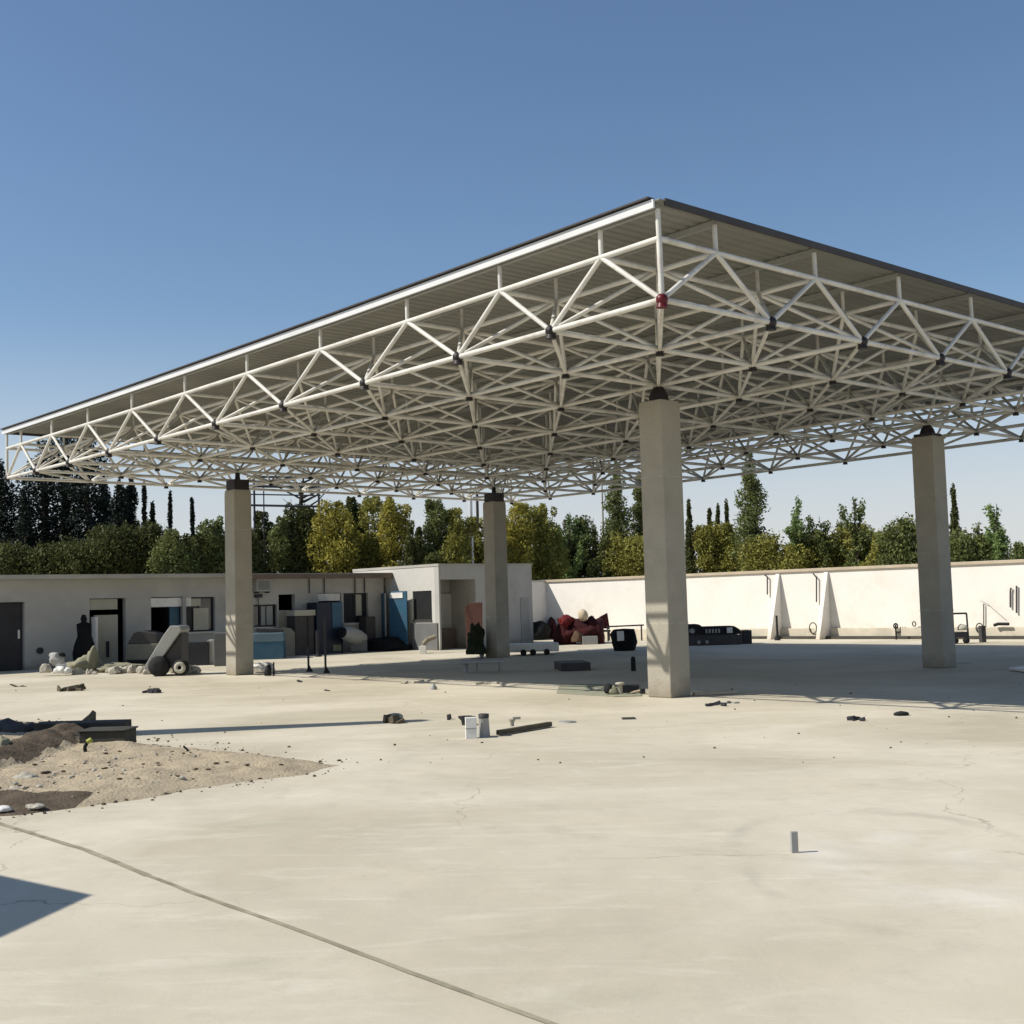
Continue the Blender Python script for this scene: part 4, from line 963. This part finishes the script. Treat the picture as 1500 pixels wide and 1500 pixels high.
# --- under the canopy
def gb(name, m, x0, x1, y0, y1, depth, label, cat, rz=0.0, bevel=.01):
    m_ = MB(); gbox(m_, x0, x1, y0, y1, depth, rz); return single(m_, name, m, label, cat, bevel=bevel)
gb('flat_crate', dgrey_m, 818, 862, 971, 983, 1.2, 'low dark flat crate on the shaded ground behind the front column', 'crate', .1)
p = gp(928, 983); s = p.y / F_PX; m_ = MB(); m_.lathe([(3.6 * s, 0), (3.6 * s, 15 * s), (3.2 * s, 19 * s), (1.5 * s, 21 * s), (.01, 21.3 * s)], (p.x, p.y, 0), 16); single(m_, 'black_bollard', rubber_m, 'black round topped bollard in the shade left of the front column', 'bollard')
p = gp(915, 953); s = p.y / F_PX
bb = thing('black_bin', 'black bulging bin with a white paper on its front left of the front column', 'bin', p)
m_ = MB(); m_.lathe([(15 * s, 0), (18 * s, 12 * s), (19 * s, 24 * s), (15 * s, 31 * s), (.02, 32 * s)], (p.x, p.y, 0), 18, wob=.25); m_.build('body', cloth_b, bb)
m_ = MB(); m_.box((p.x - 7 * s, p.y - 20 * s, 22 * s), (10 * s, .02, 14 * s), .1, rx=-.1); m_.build('paper', white_m, bb)
# maroon heap
p = gp(850, 944); s = p.y / F_PX
mh = MB(); mh.blob((p.x, p.y + .6, 12 * s), (34 * s, .8, 26 * s), 21, .35, 1.3, 4); mh.blob((p.x - 22 * s, p.y + .5, 8 * s), (14 * s, .6, 26 * s), 23, .3, 1.5, 3); mh.blob((p.x + 22 * s, p.y + .5, 10 * s), (16 * s, .6, 30 * s), 25, .3, 1.5, 3)
single(mh, 'cloth_heap', maroon_m, 'large heap of dark maroon cloth before the white wall', 'heap')
m_ = MB(); m_.blob((p.x - 20 * s, p.y + .25, 34 * s), (11 * s, .3, 9 * s), 31, .6, 2.5, 3, False); single(m_, 'red_cloth', redc_m, 'bright red crumpled cloth on the left of the maroon heap', 'cloth')
m_ = MB(); m_.blob((p.x + 6 * s, p.y + .25, 42 * s), (7.5 * s, .25, 9 * s), 33, .1, 1, 3, False); single(m_, 'cream_sack', skin_m, 'cream rounded sack on top of the maroon heap', 'sack')
m_ = MB(); m_.box((p.x + 13 * s, p.y - .2, 6 * s), (22 * s, .4, 12 * s), .1); single(m_, 'grey_box', lgrey_m, 'plain grey box in front of the maroon heap', 'box', bevel=.01)
m_ = MB(); m_.blob((p.x - 4 * s, p.y - .15, 8 * s), (9 * s, .25, 11 * s), 35, .3, 1.5, 3); single(m_, 'brown_sack', mat('brown_sacking', (.10, .06, .035), .9, bump=.4), 'brown sack between grey box and maroon heap', 'sack')
# maroon chair
p = gp(886, 938); s = p.y / F_PX; ch = thing('maroon_chair', 'maroon chair with slanted back between the heap and the black bin', 'chair', p)
m_ = MB(); m_.extrude([Vector((p.x - 6 * s, p.y, 18 * s)), Vector((p.x + 8 * s, p.y, 16 * s)), Vector((p.x + 5 * s, p.y, 40 * s)), Vector((p.x - 7 * s, p.y, 34 * s))], (0, .08, 0)); m_.build('backrest', maroon_m, ch, bevel=.01)
m_ = MB(); m_.box((p.x, p.y - .2, 14 * s), (15 * s, .45, .08)); m_.build('seat', dark_m, ch, bevel=.01)
for dx in (-6, 6):
    for dy in (-.38, -.02): MB().tube((p.x + dx * s, p.y + dy, 0), (p.x + dx * s, p.y + dy, 14 * s), .02, 6).build('leg', dark_m, ch)
# handrail / low bench frame left of front column
p = gp(930, 940); s = p.y / F_PX; rl = thing('low_rail', 'thin black rail frame against the white wall left of the front column', 'rail', p)
MB().tube((p.x - 38 * s, p.y + 1, 22 * s), (p.x + 18 * s, p.y + 1, 23 * s), .03).build('top_rail', dark_m, rl)
for dx in (-36, 14): MB().tube((p.x + dx * s, p.y + 1, 0), (p.x + dx * s, p.y + 1, 23 * s), .03).build('post', dark_m, rl)
# black mounds
for k, (x, y, wx, hx, lab) in enumerate(((752, 944, 34, 36, 'tall black tarpaulin mound just right of the rear column'), (790, 938, 34, 28, 'rounded black tarpaulin mound left of the maroon heap'), (810, 936, 16, 30, 'small brown dark mound touching the maroon heap'))):
    p = gp(x, y); s = p.y / F_PX; m_ = MB(); m_.blob((p.x, p.y + .5, hx * s * .3), (wx * s / 2, .6, hx * s * .72), 41 + k, .25, 1.2, 3); single(m_, 'tarpaulin_mound', cloth_b if k < 2 else maroon_m, lab, 'mound')
a = gp(741, 944); s = a.y / F_PX; m_ = MB(); beam(m_, (a.x, a.y - .1, 30 * s), (a.x + 26 * s, a.y - .1, 6 * s), .04, 4 * s); single(m_, 'white_bar', white_m, 'white bar leaning against the black mound', 'bar')
# white trolley with wheels
p = gp(783, 960); s = p.y / F_PX; tl = thing('white_trolley', 'long low white trolley with small dark wheels before the black mounds', 'trolley', p)
m_ = MB(); m_.box((p.x, p.y + .4, 11 * s), (72 * s, .8, 12 * s), 0); m_.build('deck', white_m, tl, bevel=.03)
for dx in (-16, -2, 18): MB().lathe([(4.5 * s, 0), (4.5 * s, .08), (.02, .08)], (p.x + dx * s, p.y - .02, 4.5 * s), 16, axis=(0, -1, 0)).build('wheel', rubber_m, tl)
p = gp(765, 938); m_ = MB(); m_.blob((p.x - .2, p.y - .3, .25), (.28, .2, .2), 51, .4, 1.5, 3); single(m_, 'olive_bundle', green_t, 'small olive bundle on the white trolley by the column', 'bundle')
# items left of the rear column
m_ = MB(); p = gp(694, 956); s = p.y / F_PX; m_.extrude([Vector((p.x - 10 * s, p.y, 0)), Vector((p.x + 13 * s, p.y, 0)), Vector((p.x + 14 * s, p.y + .3, 73 * s)), Vector((p.x - 7 * s, p.y + .3, 72 * s)), Vector((p.x - 12 * s, p.y + .25, 66 * s))], (0, .05, 0)); single(m_, 'rust_board', rust_m, 'rust red board leaning upright left of the rear column', 'board', bevel=.01)
p = gp(697, 965); s = p.y / F_PX; m_ = MB(); m_.blob((p.x, p.y + .3, 17 * s), (13 * s, .4, 30 * s), 61, .6, 1.9, 4); single(m_, 'dark_green_sack', mat('dark_green_sacking', (.022, .028, .012), .9, bump=.4), 'tall dark green sack standing in front of the rust red board', 'sack')
p = gp(730, 962); s = p.y / F_PX; m_ = MB(); m_.lathe([(3.4 * s, 0), (3.4 * s, 40 * s), (2.8 * s, 52 * s), (1.5 * s, 59 * s), (.01, 60 * s)], (p.x - 8 * s, p.y, 0), 14); single(m_, 'white_post', white_m, 'white rounded guard post beside the rear column', 'post')
m_ = MB(); m_.box((p.x - 12 * s, p.y - .1, 7 * s), (13 * s, .3, 14 * s)); single(m_, 'white_block', white_m, 'small white block at the foot of the guard post', 'block', bevel=.015)
m_ = MB(); m_.lathe([(2 * s, 0), (4 * s, 4 * s), (4 * s, 9 * s), (2.4 * s, 13 * s), (.01, 14 * s)], (p.x - 24 * s, p.y - .1, 0), 14); single(m_, 'pale_jar', lgrey_m, 'pale round jar between the green sack and white block', 'jar')
p = gp(707, 985); s = p.y / F_PX; bn = thing('low_stone_bench', 'low grey slab bench on short legs before the rear column', 'bench', p)
m_ = MB(); m_.box((p.x, p.y, 16 * s), (64 * s, .5, 5 * s), -.02); m_.build('slab', lgrey_m, bn, bevel=.02)
for dx in (-24, -8, 24): MB().tube((p.x + dx * s, p.y, 0), (p.x + dx * s, p.y, 14 * s), .05 if dx == -24 else .02).build('leg', lgrey_m, bn)
# tan bent pipe and box by porch
p = gp(621, 957); s = p.y / F_PX
m_ = MB(); m_.path([Vector((p.x, p.y, 2 * s)), Vector((p.x, p.y, 14 * s)), Vector((p.x + 6 * s, p.y, 20 * s)), Vector((p.x + 18 * s, p.y, 24 * s))], .08); single(m_, 'bent_duct', mat('duct_tan', (.24, .21, .15), .6), 'tan bent duct at the corner of the porch block', 'duct')
m_ = MB(); m_.box((p.x - 1 * s, p.y - .2, 5.5 * s), (10 * s, .25, 11 * s)); single(m_, 'cream_box', white_m, 'cream box at the foot of the tan duct', 'box', bevel=.01)
gb('olive_box', beige_m, 650, 661, 922, 940, .4, 'small beige box inside the porch opening', 'box')

# --- in front of the long building, right part
p = gp(391, 966); s = p.y / F_PX; fz = thing('chest_freezer', 'pale blue chest freezer with dark lid items right of the left column', 'freezer', p)
m_ = MB(); m_.box((p.x, p.y + .45, 13 * s), (44 * s, .9, 26 * s), .1); m_.build('body', blue_m, fz, bevel=.02)
m_ = MB(); m_.box((p.x, p.y + .45, 32 * s), (44.5 * s, .92, 13 * s), .1); m_.build('lid', blue_l, fz, bevel=.03)
m_ = MB(); m_.box((p.x, p.y + .5, 42 * s), (38 * s, .6, 5 * s), .1, ry=.05); single(m_, 'folded_board', dgrey_m, 'dark folded board lying on the blue freezer', 'board', bevel=.01)
p = fp(423, .7); m_ = MB(); s = p.y / F_PX; m_.extrude([p + dB * (q_ * s * 1.25) + Vector((0, 0, z_ * s)) for q_, z_ in ((-9, 0), (9, 0), (9, 34), (4, 40), (-9, 43))], -nB * .5); single(m_, 'grey_cabinet', mat('cabinet_khaki', (.22, .21, .17), .6), 'khaki grey cabinet with rounded shoulder right of the blue freezer', 'cabinet', bevel=.02)
mb_, t0, t1, z1 = fbox(433, 461, 902, .06, .6); cabn = thing('steel_cabinet', 'charcoal steel cabinet with beige top left of the navy kiosk', 'cabinet', BP(t0, .3)); mb_.build('body', dgrey_m, cabn, bevel=.01)
m_ = MB(); bbox(m_, t0 - .04, t1 + .04, .04, .64, z1 + .003, z1 + .2); m_.build('top', beige_m, cabn, bevel=.01)
m_ = MB(); bbox(m_, t1 - .28, t1 - .25, .601, .61, .05, z1 - .05); m_.build('door_gap', black_m, cabn)
mb_, t0, t1, z1 = fbox(465, 503, 882, .06, .7); kz = thing('navy_kiosk', 'navy steel kiosk with a blue panel in the upper right', 'kiosk', BP(t0, .3)); mb_.build('body', navy_m, kz, bevel=.015)
m_ = MB(); bbox(m_, t1 - (t1 - t0) * .42, t1 - .02, .703, .73, z1 * .5, z1 - .02); m_.build('panel', blue_m, kz, bevel=.008)
m_ = MB(); bbox(m_, t1 - (t1 - t0) * .40, t1 - .1, .703, .72, .08, .3); m_.build('lower_plate', green_t, kz)
for (x, y0, y1, lab) in ((452, 948, 984, 'short thin black post on a dark foot nearest the left column'), (477, 905, 986, 'tall thin black post on a dark foot before the navy kiosk'), (465, 924, 962, 'stubby black post between the charcoal cabinet and navy kiosk')):
    p = gp(x, y1); s = p.y / F_PX; po_ = thing('sign_post', lab, 'post', p)
    MB().tube((p.x, p.y, 0), (p.x, p.y, (y1 - y0) * s), .028 if x != 465 else .05).build('pole', dark_m, po_)
    MB().lathe([(5 * s, 0), (4.4 * s, 2 * s), (1.6 * s, 6 * s), (.9 * s, 9 * s)], (p.x + 1.5 * s, p.y, 0), 12).build('foot', rubber_m, po_)
p = fp(519, 1.3)
mx_ = thing('drum_mixer', 'grey drum machine with a dark round mouth right of the navy kiosk', 'mixer', p)
p = p.copy(); s = p.y / F_PX
MB().lathe([(9 * s, -.3), (12 * s, 0), (12 * s, .45), (8 * s, .75)], (p.x + 2 * s, p.y + .5, 22 * s), 22, axis=(-.55, -.75, .25)).build('drum', lgrey_m, mx_)
MB().lathe([(7.6 * s, 0), (7.8 * s, .05), (.02, .05)], Vector((p.x + 2 * s, p.y + .5, 22 * s)) + Vector((-.55, -.75, .25)).normalized() * .74, 20, axis=(-.55, -.75, .25)).build('mouth', black_m, mx_)
MB().box((p.x + 4 * s, p.y + .6, 9 * s), (24 * s, .5, 16 * s), .1).build('base', grey_m, mx_, bevel=.02)
single(fbox(537, 551, 903, .05, .5)[0], 'dark_cupboard', dgrey_m, 'narrow dark cupboard beside the blue doors', 'cupboard', bevel=.01)
p = fp(566, 1.0); s = p.y / F_PX; m_ = MB(); m_.blob((p.x, p.y, 5 * s), (34 * s, .6, 14 * s), 71, .3, 1.4, 4); single(m_, 'black_tarpaulin', cloth_b, 'low black tarpaulin heap under the blue doors', 'tarpaulin')

# --- in front of the long building, left part
p = gp(258, 990); s = p.y / F_PX; ca = thing('tipping_cart', 'grey cart with a steeply tilted bed and pale rimmed wheel', 'cart', p)
bedp = [Vector((p.x - 48 * s, p.y, 12 * s)), Vector((p.x - 18 * s, p.y, 60 * s)), Vector((p.x - 8 * s, p.y, 73 * s)), Vector((p.x + 6 * s, p.y, 72 * s)), Vector((p.x + 8 * s, p.y, 66 * s)), Vector((p.x - 14 * s, p.y, 36 * s)), Vector((p.x - 36 * s, p.y, 6 * s))]
MB().extrude(bedp, (0, .9, 0)).build('bed', lgrey_m, ca, bevel=.02)
MB().extrude([Vector((p.x - 34 * s, p.y + .1, 6 * s)), Vector((p.x - 12 * s, p.y + .1, 36 * s)), Vector((p.x + 7 * s, p.y + .1, 62 * s)), Vector((p.x + 6 * s, p.y + .1, 18 * s)), Vector((p.x - 8 * s, p.y + .1, 12 * s))], (0, .7, 0)).build('underbody', dgrey_m, ca, bevel=.02)
MB().lathe([(5 * s, 0), (14 * s, .02), (15 * s, .10), (15 * s, .22), (14 * s, .3), (5 * s, .32)], (p.x - 25 * s, p.y - .12, 14.5 * s), 24, axis=(0, 1, 0)).build('wheel', rubber_m, ca)
wh = MB().lathe([(6 * s, 0), (11 * s, .02), (12 * s, .06), (12 * s, .14), (11 * s, .18), (6 * s, .2)], (p.x + 7 * s, p.y - .1, 12 * s), 24, axis=(0, 1, 0)).build('wheel', rubber_m, ca)
MB().lathe([(8.5 * s, 0), (8.5 * s, .02), (3 * s, .04), (3 * s, .0)], (p.x + 7 * s, p.y - .1, 12 * s), 20, axis=(0, -1, 0)).build('rim', beige_m, wh)
gb('low_black_box', dark_m, 268, 304, 941, 975, .5, 'low black box under the curtained window', 'box', .1)
gb('dark_locker', grey_m, 310, 327, 928, 976, .8, 'dark grey locker standing left of the left column', 'locker', .2)
gb('pale_pedestal', plaster_w, 303, 310, 938, 974, .5, 'narrow pale pedestal left of the dark grey locker', 'pedestal', .1)
p = fp(200, 1.7); s = p.y / F_PX; gh = thing('hooded_machine', 'grey machine with a dark sloping hood behind the tilted cart', 'machine', p)
MB().extrude([Vector((p.x - 24 * s, p.y + .4, 8 * s)), Vector((p.x + 28 * s, p.y + .4, 8 * s)), Vector((p.x + 26 * s, p.y + .4, 32 * s)), Vector((p.x - 20 * s, p.y + .4, 32 * s))], (0, 1.0, 0)).build('body', mat('machine_khaki', (.15, .15, .12), .6), gh, bevel=.03)
MB().extrude([Vector((p.x - 20 * s, p.y + .42, 32 * s)), Vector((p.x + 26 * s, p.y + .42, 32 * s)), Vector((p.x + 24 * s, p.y + .42, 46 * s)), Vector((p.x + 4 * s, p.y + .42, 51 * s)), Vector((p.x - 10 * s, p.y + .42, 48 * s))], (0, .95, 0)).build('hood', dgrey_m, gh, bevel=.03)
MB().box((p.x + 2 * s, p.y + .8, 4 * s), (44 * s, .8, 8 * s)).build('base', black_m, gh)
# black covered stand
p = fp(123, 1.0); s = p.y / F_PX; m_ = MB(); m_.lathe([(14 * s, 0), (13.5 * s, 22 * s), (14 * s, 31 * s), (9 * s, 47 * s), (9 * s, 64 * s), (3 * s, 67 * s), (3.5 * s, 72 * s), (2.5 * s, 77 * s), (.01, 78 * s)], (p.x, p.y, 0), 22, wob=.5, seed=3); single(m_, 'covered_stand', cloth_b, 'black cover draped over a tall stand beside the beige door', 'cover')
# olive tarpaulin with a peak
p = gp(125, 986); s = p.y / F_PX; m_ = MB(); m_.blob((p.x - 8 * s, p.y + .3, 5 * s), (26 * s, .6, 18 * s), 81, .35, 1.5, 4); m_.blob((p.x + 8 * s, p.y + .2, 12 * s), (8 * s, .3, 24 * s), 83, .3, 1.5, 3); m_.blob((p.x + 40 * s, p.y + .3, 4 * s), (40 * s, .4, 9 * s), 84, .4, 2.5, 4); single(m_, 'olive_tarpaulin', green_t, 'crumpled olive tarpaulin with a peak in front of the beige door', 'tarpaulin')
p = gp(79, 990); s = p.y / F_PX
for k, (dx, dz, rx, rz_, m, lab) in enumerate(((-14, 8, 8, 12, stone_m, 'greenish pointed stone at the left of the white rubble'), (0, 24, 11, 12, lgrey_m, 'grey rounded slab topmost on the white rubble'), (7, 6, 9, 10, white_m, 'white block at the front of the white rubble'), (6, 15, 8, 6, white_m, 'white flat piece under the grey slab'), (17, 5, 7, 8, white_m, 'small white piece at the right of the white rubble'), (8, 30, 5, 4, cloth_b, 'small black lump beside the grey slab on the rubble'))):
    m_ = MB(); m_.blob((p.x + dx * s, p.y + .1 + .1 * (k % 2), dz * s), (rx * s, rx * s * .8, rz_ * s * .8), 90 + k, .35, 1.4, 3, k in (0, 2, 4)); single(m_, 'rubble_block', m, lab, 'rubble')
m_ = MB(); rs = random.Random(8)
for k in range(60):
    q_ = gp(rs.uniform(95, 290), rs.uniform(981, 988)); r_ = rs.uniform(.05, .16); m_.blob((q_.x, q_.y, r_ * .4), (r_ * rs.uniform(.8, 1.6), r_, r_), k, .5, 1.6, 2, True, False)
tag(m_.build('rubble_row', stone_m), 'row of small broken stones along the foot of the tilted cart', 'rubble', kind='stuff')
# rubble near left column foot
p = gp(385, 985); s = p.y / F_PX; m_ = MB(); m_.blob((p.x, p.y, .1), (16 * s, .3, 10 * s), 99, .4, 1.6, 3); single(m_, 'plaster_lump', white_m, 'white lump of plaster at the right foot of the left column', 'plaster')
p = gp(394, 990); m_ = MB(); m_.blob((p.x, p.y - .1, .08), (5 * s, .1, 11 * s), 98, .4, 1.6, 2); m_.tube((p.x + .12, p.y, 0), (p.x + .12, p.y, .33), .02); single(m_, 'black_stub', rubber_m, 'black stub before the white plaster lump', 'stub')

# --- along the white wall, right
def wallthing(name, label, cat, px, py, n=1.0):
    s_, _ = wt(px, py, n); return s_
p = gp(1052, 945); s = p.y / F_PX; eq = thing('low_equipment_skid', 'low dark machine with a row of pale gauges before the white wall', 'machine', p)
MB().box((p.x - 4 * s, p.y + .6, 7 * s), (80 * s, 1.1, 14 * s), 0).build('base', dgrey_m, eq, bevel=.03)
MB().extrude([Vector((p.x - 43 * s, p.y + .2, 15 * s)), Vector((p.x + 36 * s, p.y + .2, 15 * s)), Vector((p.x + 34 * s, p.y + .2, 22 * s)), Vector((p.x + 26 * s, p.y + .2, 27 * s)), Vector((p.x - 20 * s, p.y + .2, 27 * s)), Vector((p.x - 26 * s, p.y + .2, 31 * s)), Vector((p.x - 38 * s, p.y + .2, 31 * s)), Vector((p.x - 43 * s, p.y + .2, 26 * s))], (0, .8, 0)).build('hood', rubber_m, eq, bevel=.03)
for k in range(5): MB().box((p.x + (-15 + k * 4.6) * s, p.y + .18, 20.5 * s), (2.6 * s, .03, 6 * s)).build('gauge', lgrey_m, eq)
MB().box((p.x + 19 * s, p.y + .18, 21 * s), (8 * s, .03, 8 * s)).build('white_plate', white_m, eq)
MB().lathe([(4 * s, 0), (4 * s, .03), (2 * s, .04)], (p.x - 36 * s, p.y + .19, 21 * s), 16, axis=(0, -1, 0)).build('round_port', lgrey_m, eq)
for dx in (-28, -16): MB().lathe([(2.6 * s, 0), (2.6 * s, .05)], (p.x + dx * s, p.y + .04, 5 * s), 12, axis=(0, -1, 0)).build('cap', lgrey_m, eq)
MB().box((p.x + 46 * s, p.y + .7, 10 * s), (14 * s, .6, 20 * s)).build('side_block', dark_m, eq, bevel=.02)
def wpipe(pts, r, m, name, label, cat='pipe', n=.06):
    mb = MB(); P = []
    for (x, y) in pts:
        s_, z_ = wt(x, y, n); P.append(WP(s_, n, z_))
    mb.path(P, r); return single(mb, name, m, label, cat)
wpipe([(1120, 842), (1124, 845), (1124, 871)], .025, dgrey_m, 'wall_pipe', 'dark thin pipe with bent top left of the first buttress', n=.09)
wpipe([(1191, 840), (1196, 846), (1196, 882)], .025, dgrey_m, 'wall_pipe', 'dark thin pipe with bent top left of the second buttress', n=.09)
p = gp(1139, 938); s = p.y / F_PX; pp = thing('guard_post', 'black guard post with flared foot at the first buttress', 'post', p)
MB().tube((p.x, p.y, 0), (p.x, p.y, 36 * s), .04).build('pole', rubber_m, pp); MB().lathe([(4.5 * s, 0), (4 * s, 4 * s), (1.6 * s, 9 * s)], (p.x, p.y, 0), 12).build('foot', rubber_m, pp)
p = gp(1313, 937); s = p.y / F_PX; pp = thing('hose_stand', 'small black loop stand left of the right column', 'stand', p)
MB().tube((p.x, p.y, 0), (p.x, p.y, 22 * s), .03).build('pole', rubber_m, pp); MB().path([Vector((p.x + 3 * s * math.sin(a), p.y, 20 * s + 3.5 * s * math.cos(a))) for a in np.linspace(0, 6.28, 11)], .022).build('loop', rubber_m, pp)
def ring(px, py, r, label, n=.16):
    s_, z_ = wt(px, py, n); c = WP(s_, n, z_); mb = MB(); mb.path([c + dW * (r * math.sin(a)) + Vector((0, 0, r * 1.3 * math.cos(a))) for a in np.linspace(0, 6.2832, 15)], .018); return single(mb, 'hose_loop', rubber_m, label, 'hose')
ring(1191, 920, .15, 'thin black hose loop hanging near the second buttress')
ring(1435, 920, .12, 'black hose coil on the white wall right of the right column')
ring(1339, 914, .06, 'tiny black hose ring left of the right column')
# ladder-like bars left of right column
p = gp(1330, 936); s = p.y / F_PX; rk = thing('barred_rack', 'row of short dark bars on the plinth left of the right column', 'rack', p)
for k in range(7): MB().box((p.x + (-10 + k * 3.6) * s, p.y + .3, 14 * s), (1.2 * s, .03, 7 * s)).build('bar', dgrey_m, rk)
MB().box((p.x, p.y + .3, 10 * s), (27 * s, .04, .05)).build('rail', dgrey_m, rk)
MB().box((p.x, p.y + .5, 4.5 * s), (26 * s, .4, 9 * s)).build('base', plinth_m, rk, bevel=.01)
# cart by the right column
p = gp(1407, 943); s = p.y / F_PX; ct_ = thing('wire_cart', 'black framed cart with pale bags right of the right column', 'cart', p)
for dx in (-11, 12): MB().tube((p.x + dx * s, p.y, 8 * s), (p.x + (dx - 1) * s, p.y, 44 * s), .028).build('upright', dark_m, ct_)
MB().tube((p.x - 12 * s, p.y, 44 * s), (p.x + 11 * s, p.y, 44 * s), .028).build('top_bar', dark_m, ct_)
MB().box((p.x, p.y + .2, 13 * s), (24 * s, .5, 8 * s)).build('tray', dark_m, ct_, bevel=.01)
MB().blob((p.x + 5 * s, p.y + .1, 22 * s), (7 * s, .2, 7 * s), 3, .2, 1.2, 3).build('bag', beige_m, ct_)
for dx in (-8, 8): MB().lathe([(4.6 * s, 0), (4.6 * s, .07), (.01, .07)], (p.x + dx * s, p.y, 4.6 * s), 14, axis=(0, -1, 0)).build('wheel', rubber_m, ct_)
gb('dark_stub_post', dgrey_m, 1438, 1445, 917, 941, .2, 'short dark grey stub post right of the black framed cart', 'post', .1)
wpipe([(1481, 861), (1480, 866), (1480, 890)], .028, dgrey_m, 'wall_pipe', 'dark vertical pipe on the wall near the right edge, left of the pair', n=.06)
wpipe([(1489, 858), (1489, 898)], .028, dgrey_m, 'wall_pipe', 'dark vertical pipe on the wall near the right edge, right of the pair', n=.06)
wpipe([(1456, 916), (1462, 914), (1478, 914)], .05, rubber_m, 'wall_bracket', 'short black horizontal bracket on the wall below the pipe pair', 'bracket', n=.25)
wpipe([(1441, 885), (1441, 917)], .018, dgrey_m, 'wall_pipe', 'thin upright pipe on the wall above the stub post', n=.06)
wpipe([(1436, 880), (1446, 884), (1470, 905)], .010, lgrey_m, 'stay_wire', 'thin sloping stay wire on the wall near the right edge', 'wire', n=.08)
m_ = MB()
for k, (x0, x1) in enumerate(((1000, 1130), (1142, 1320), (1425, 1560))):
    a = gp(x0, 943 + 0); s_0, _ = wt(x0, 938); s_1, _ = wt(x1, 930)
m_ = MB(); wbox(m_, wt(1000, 930)[0], 46, .125, .42, .0, .10); tag(m_.build('kerb', mat('dark_kerb', (.07, .065, .055), .9, 0, .2, 2, .4), None), kind='structure')
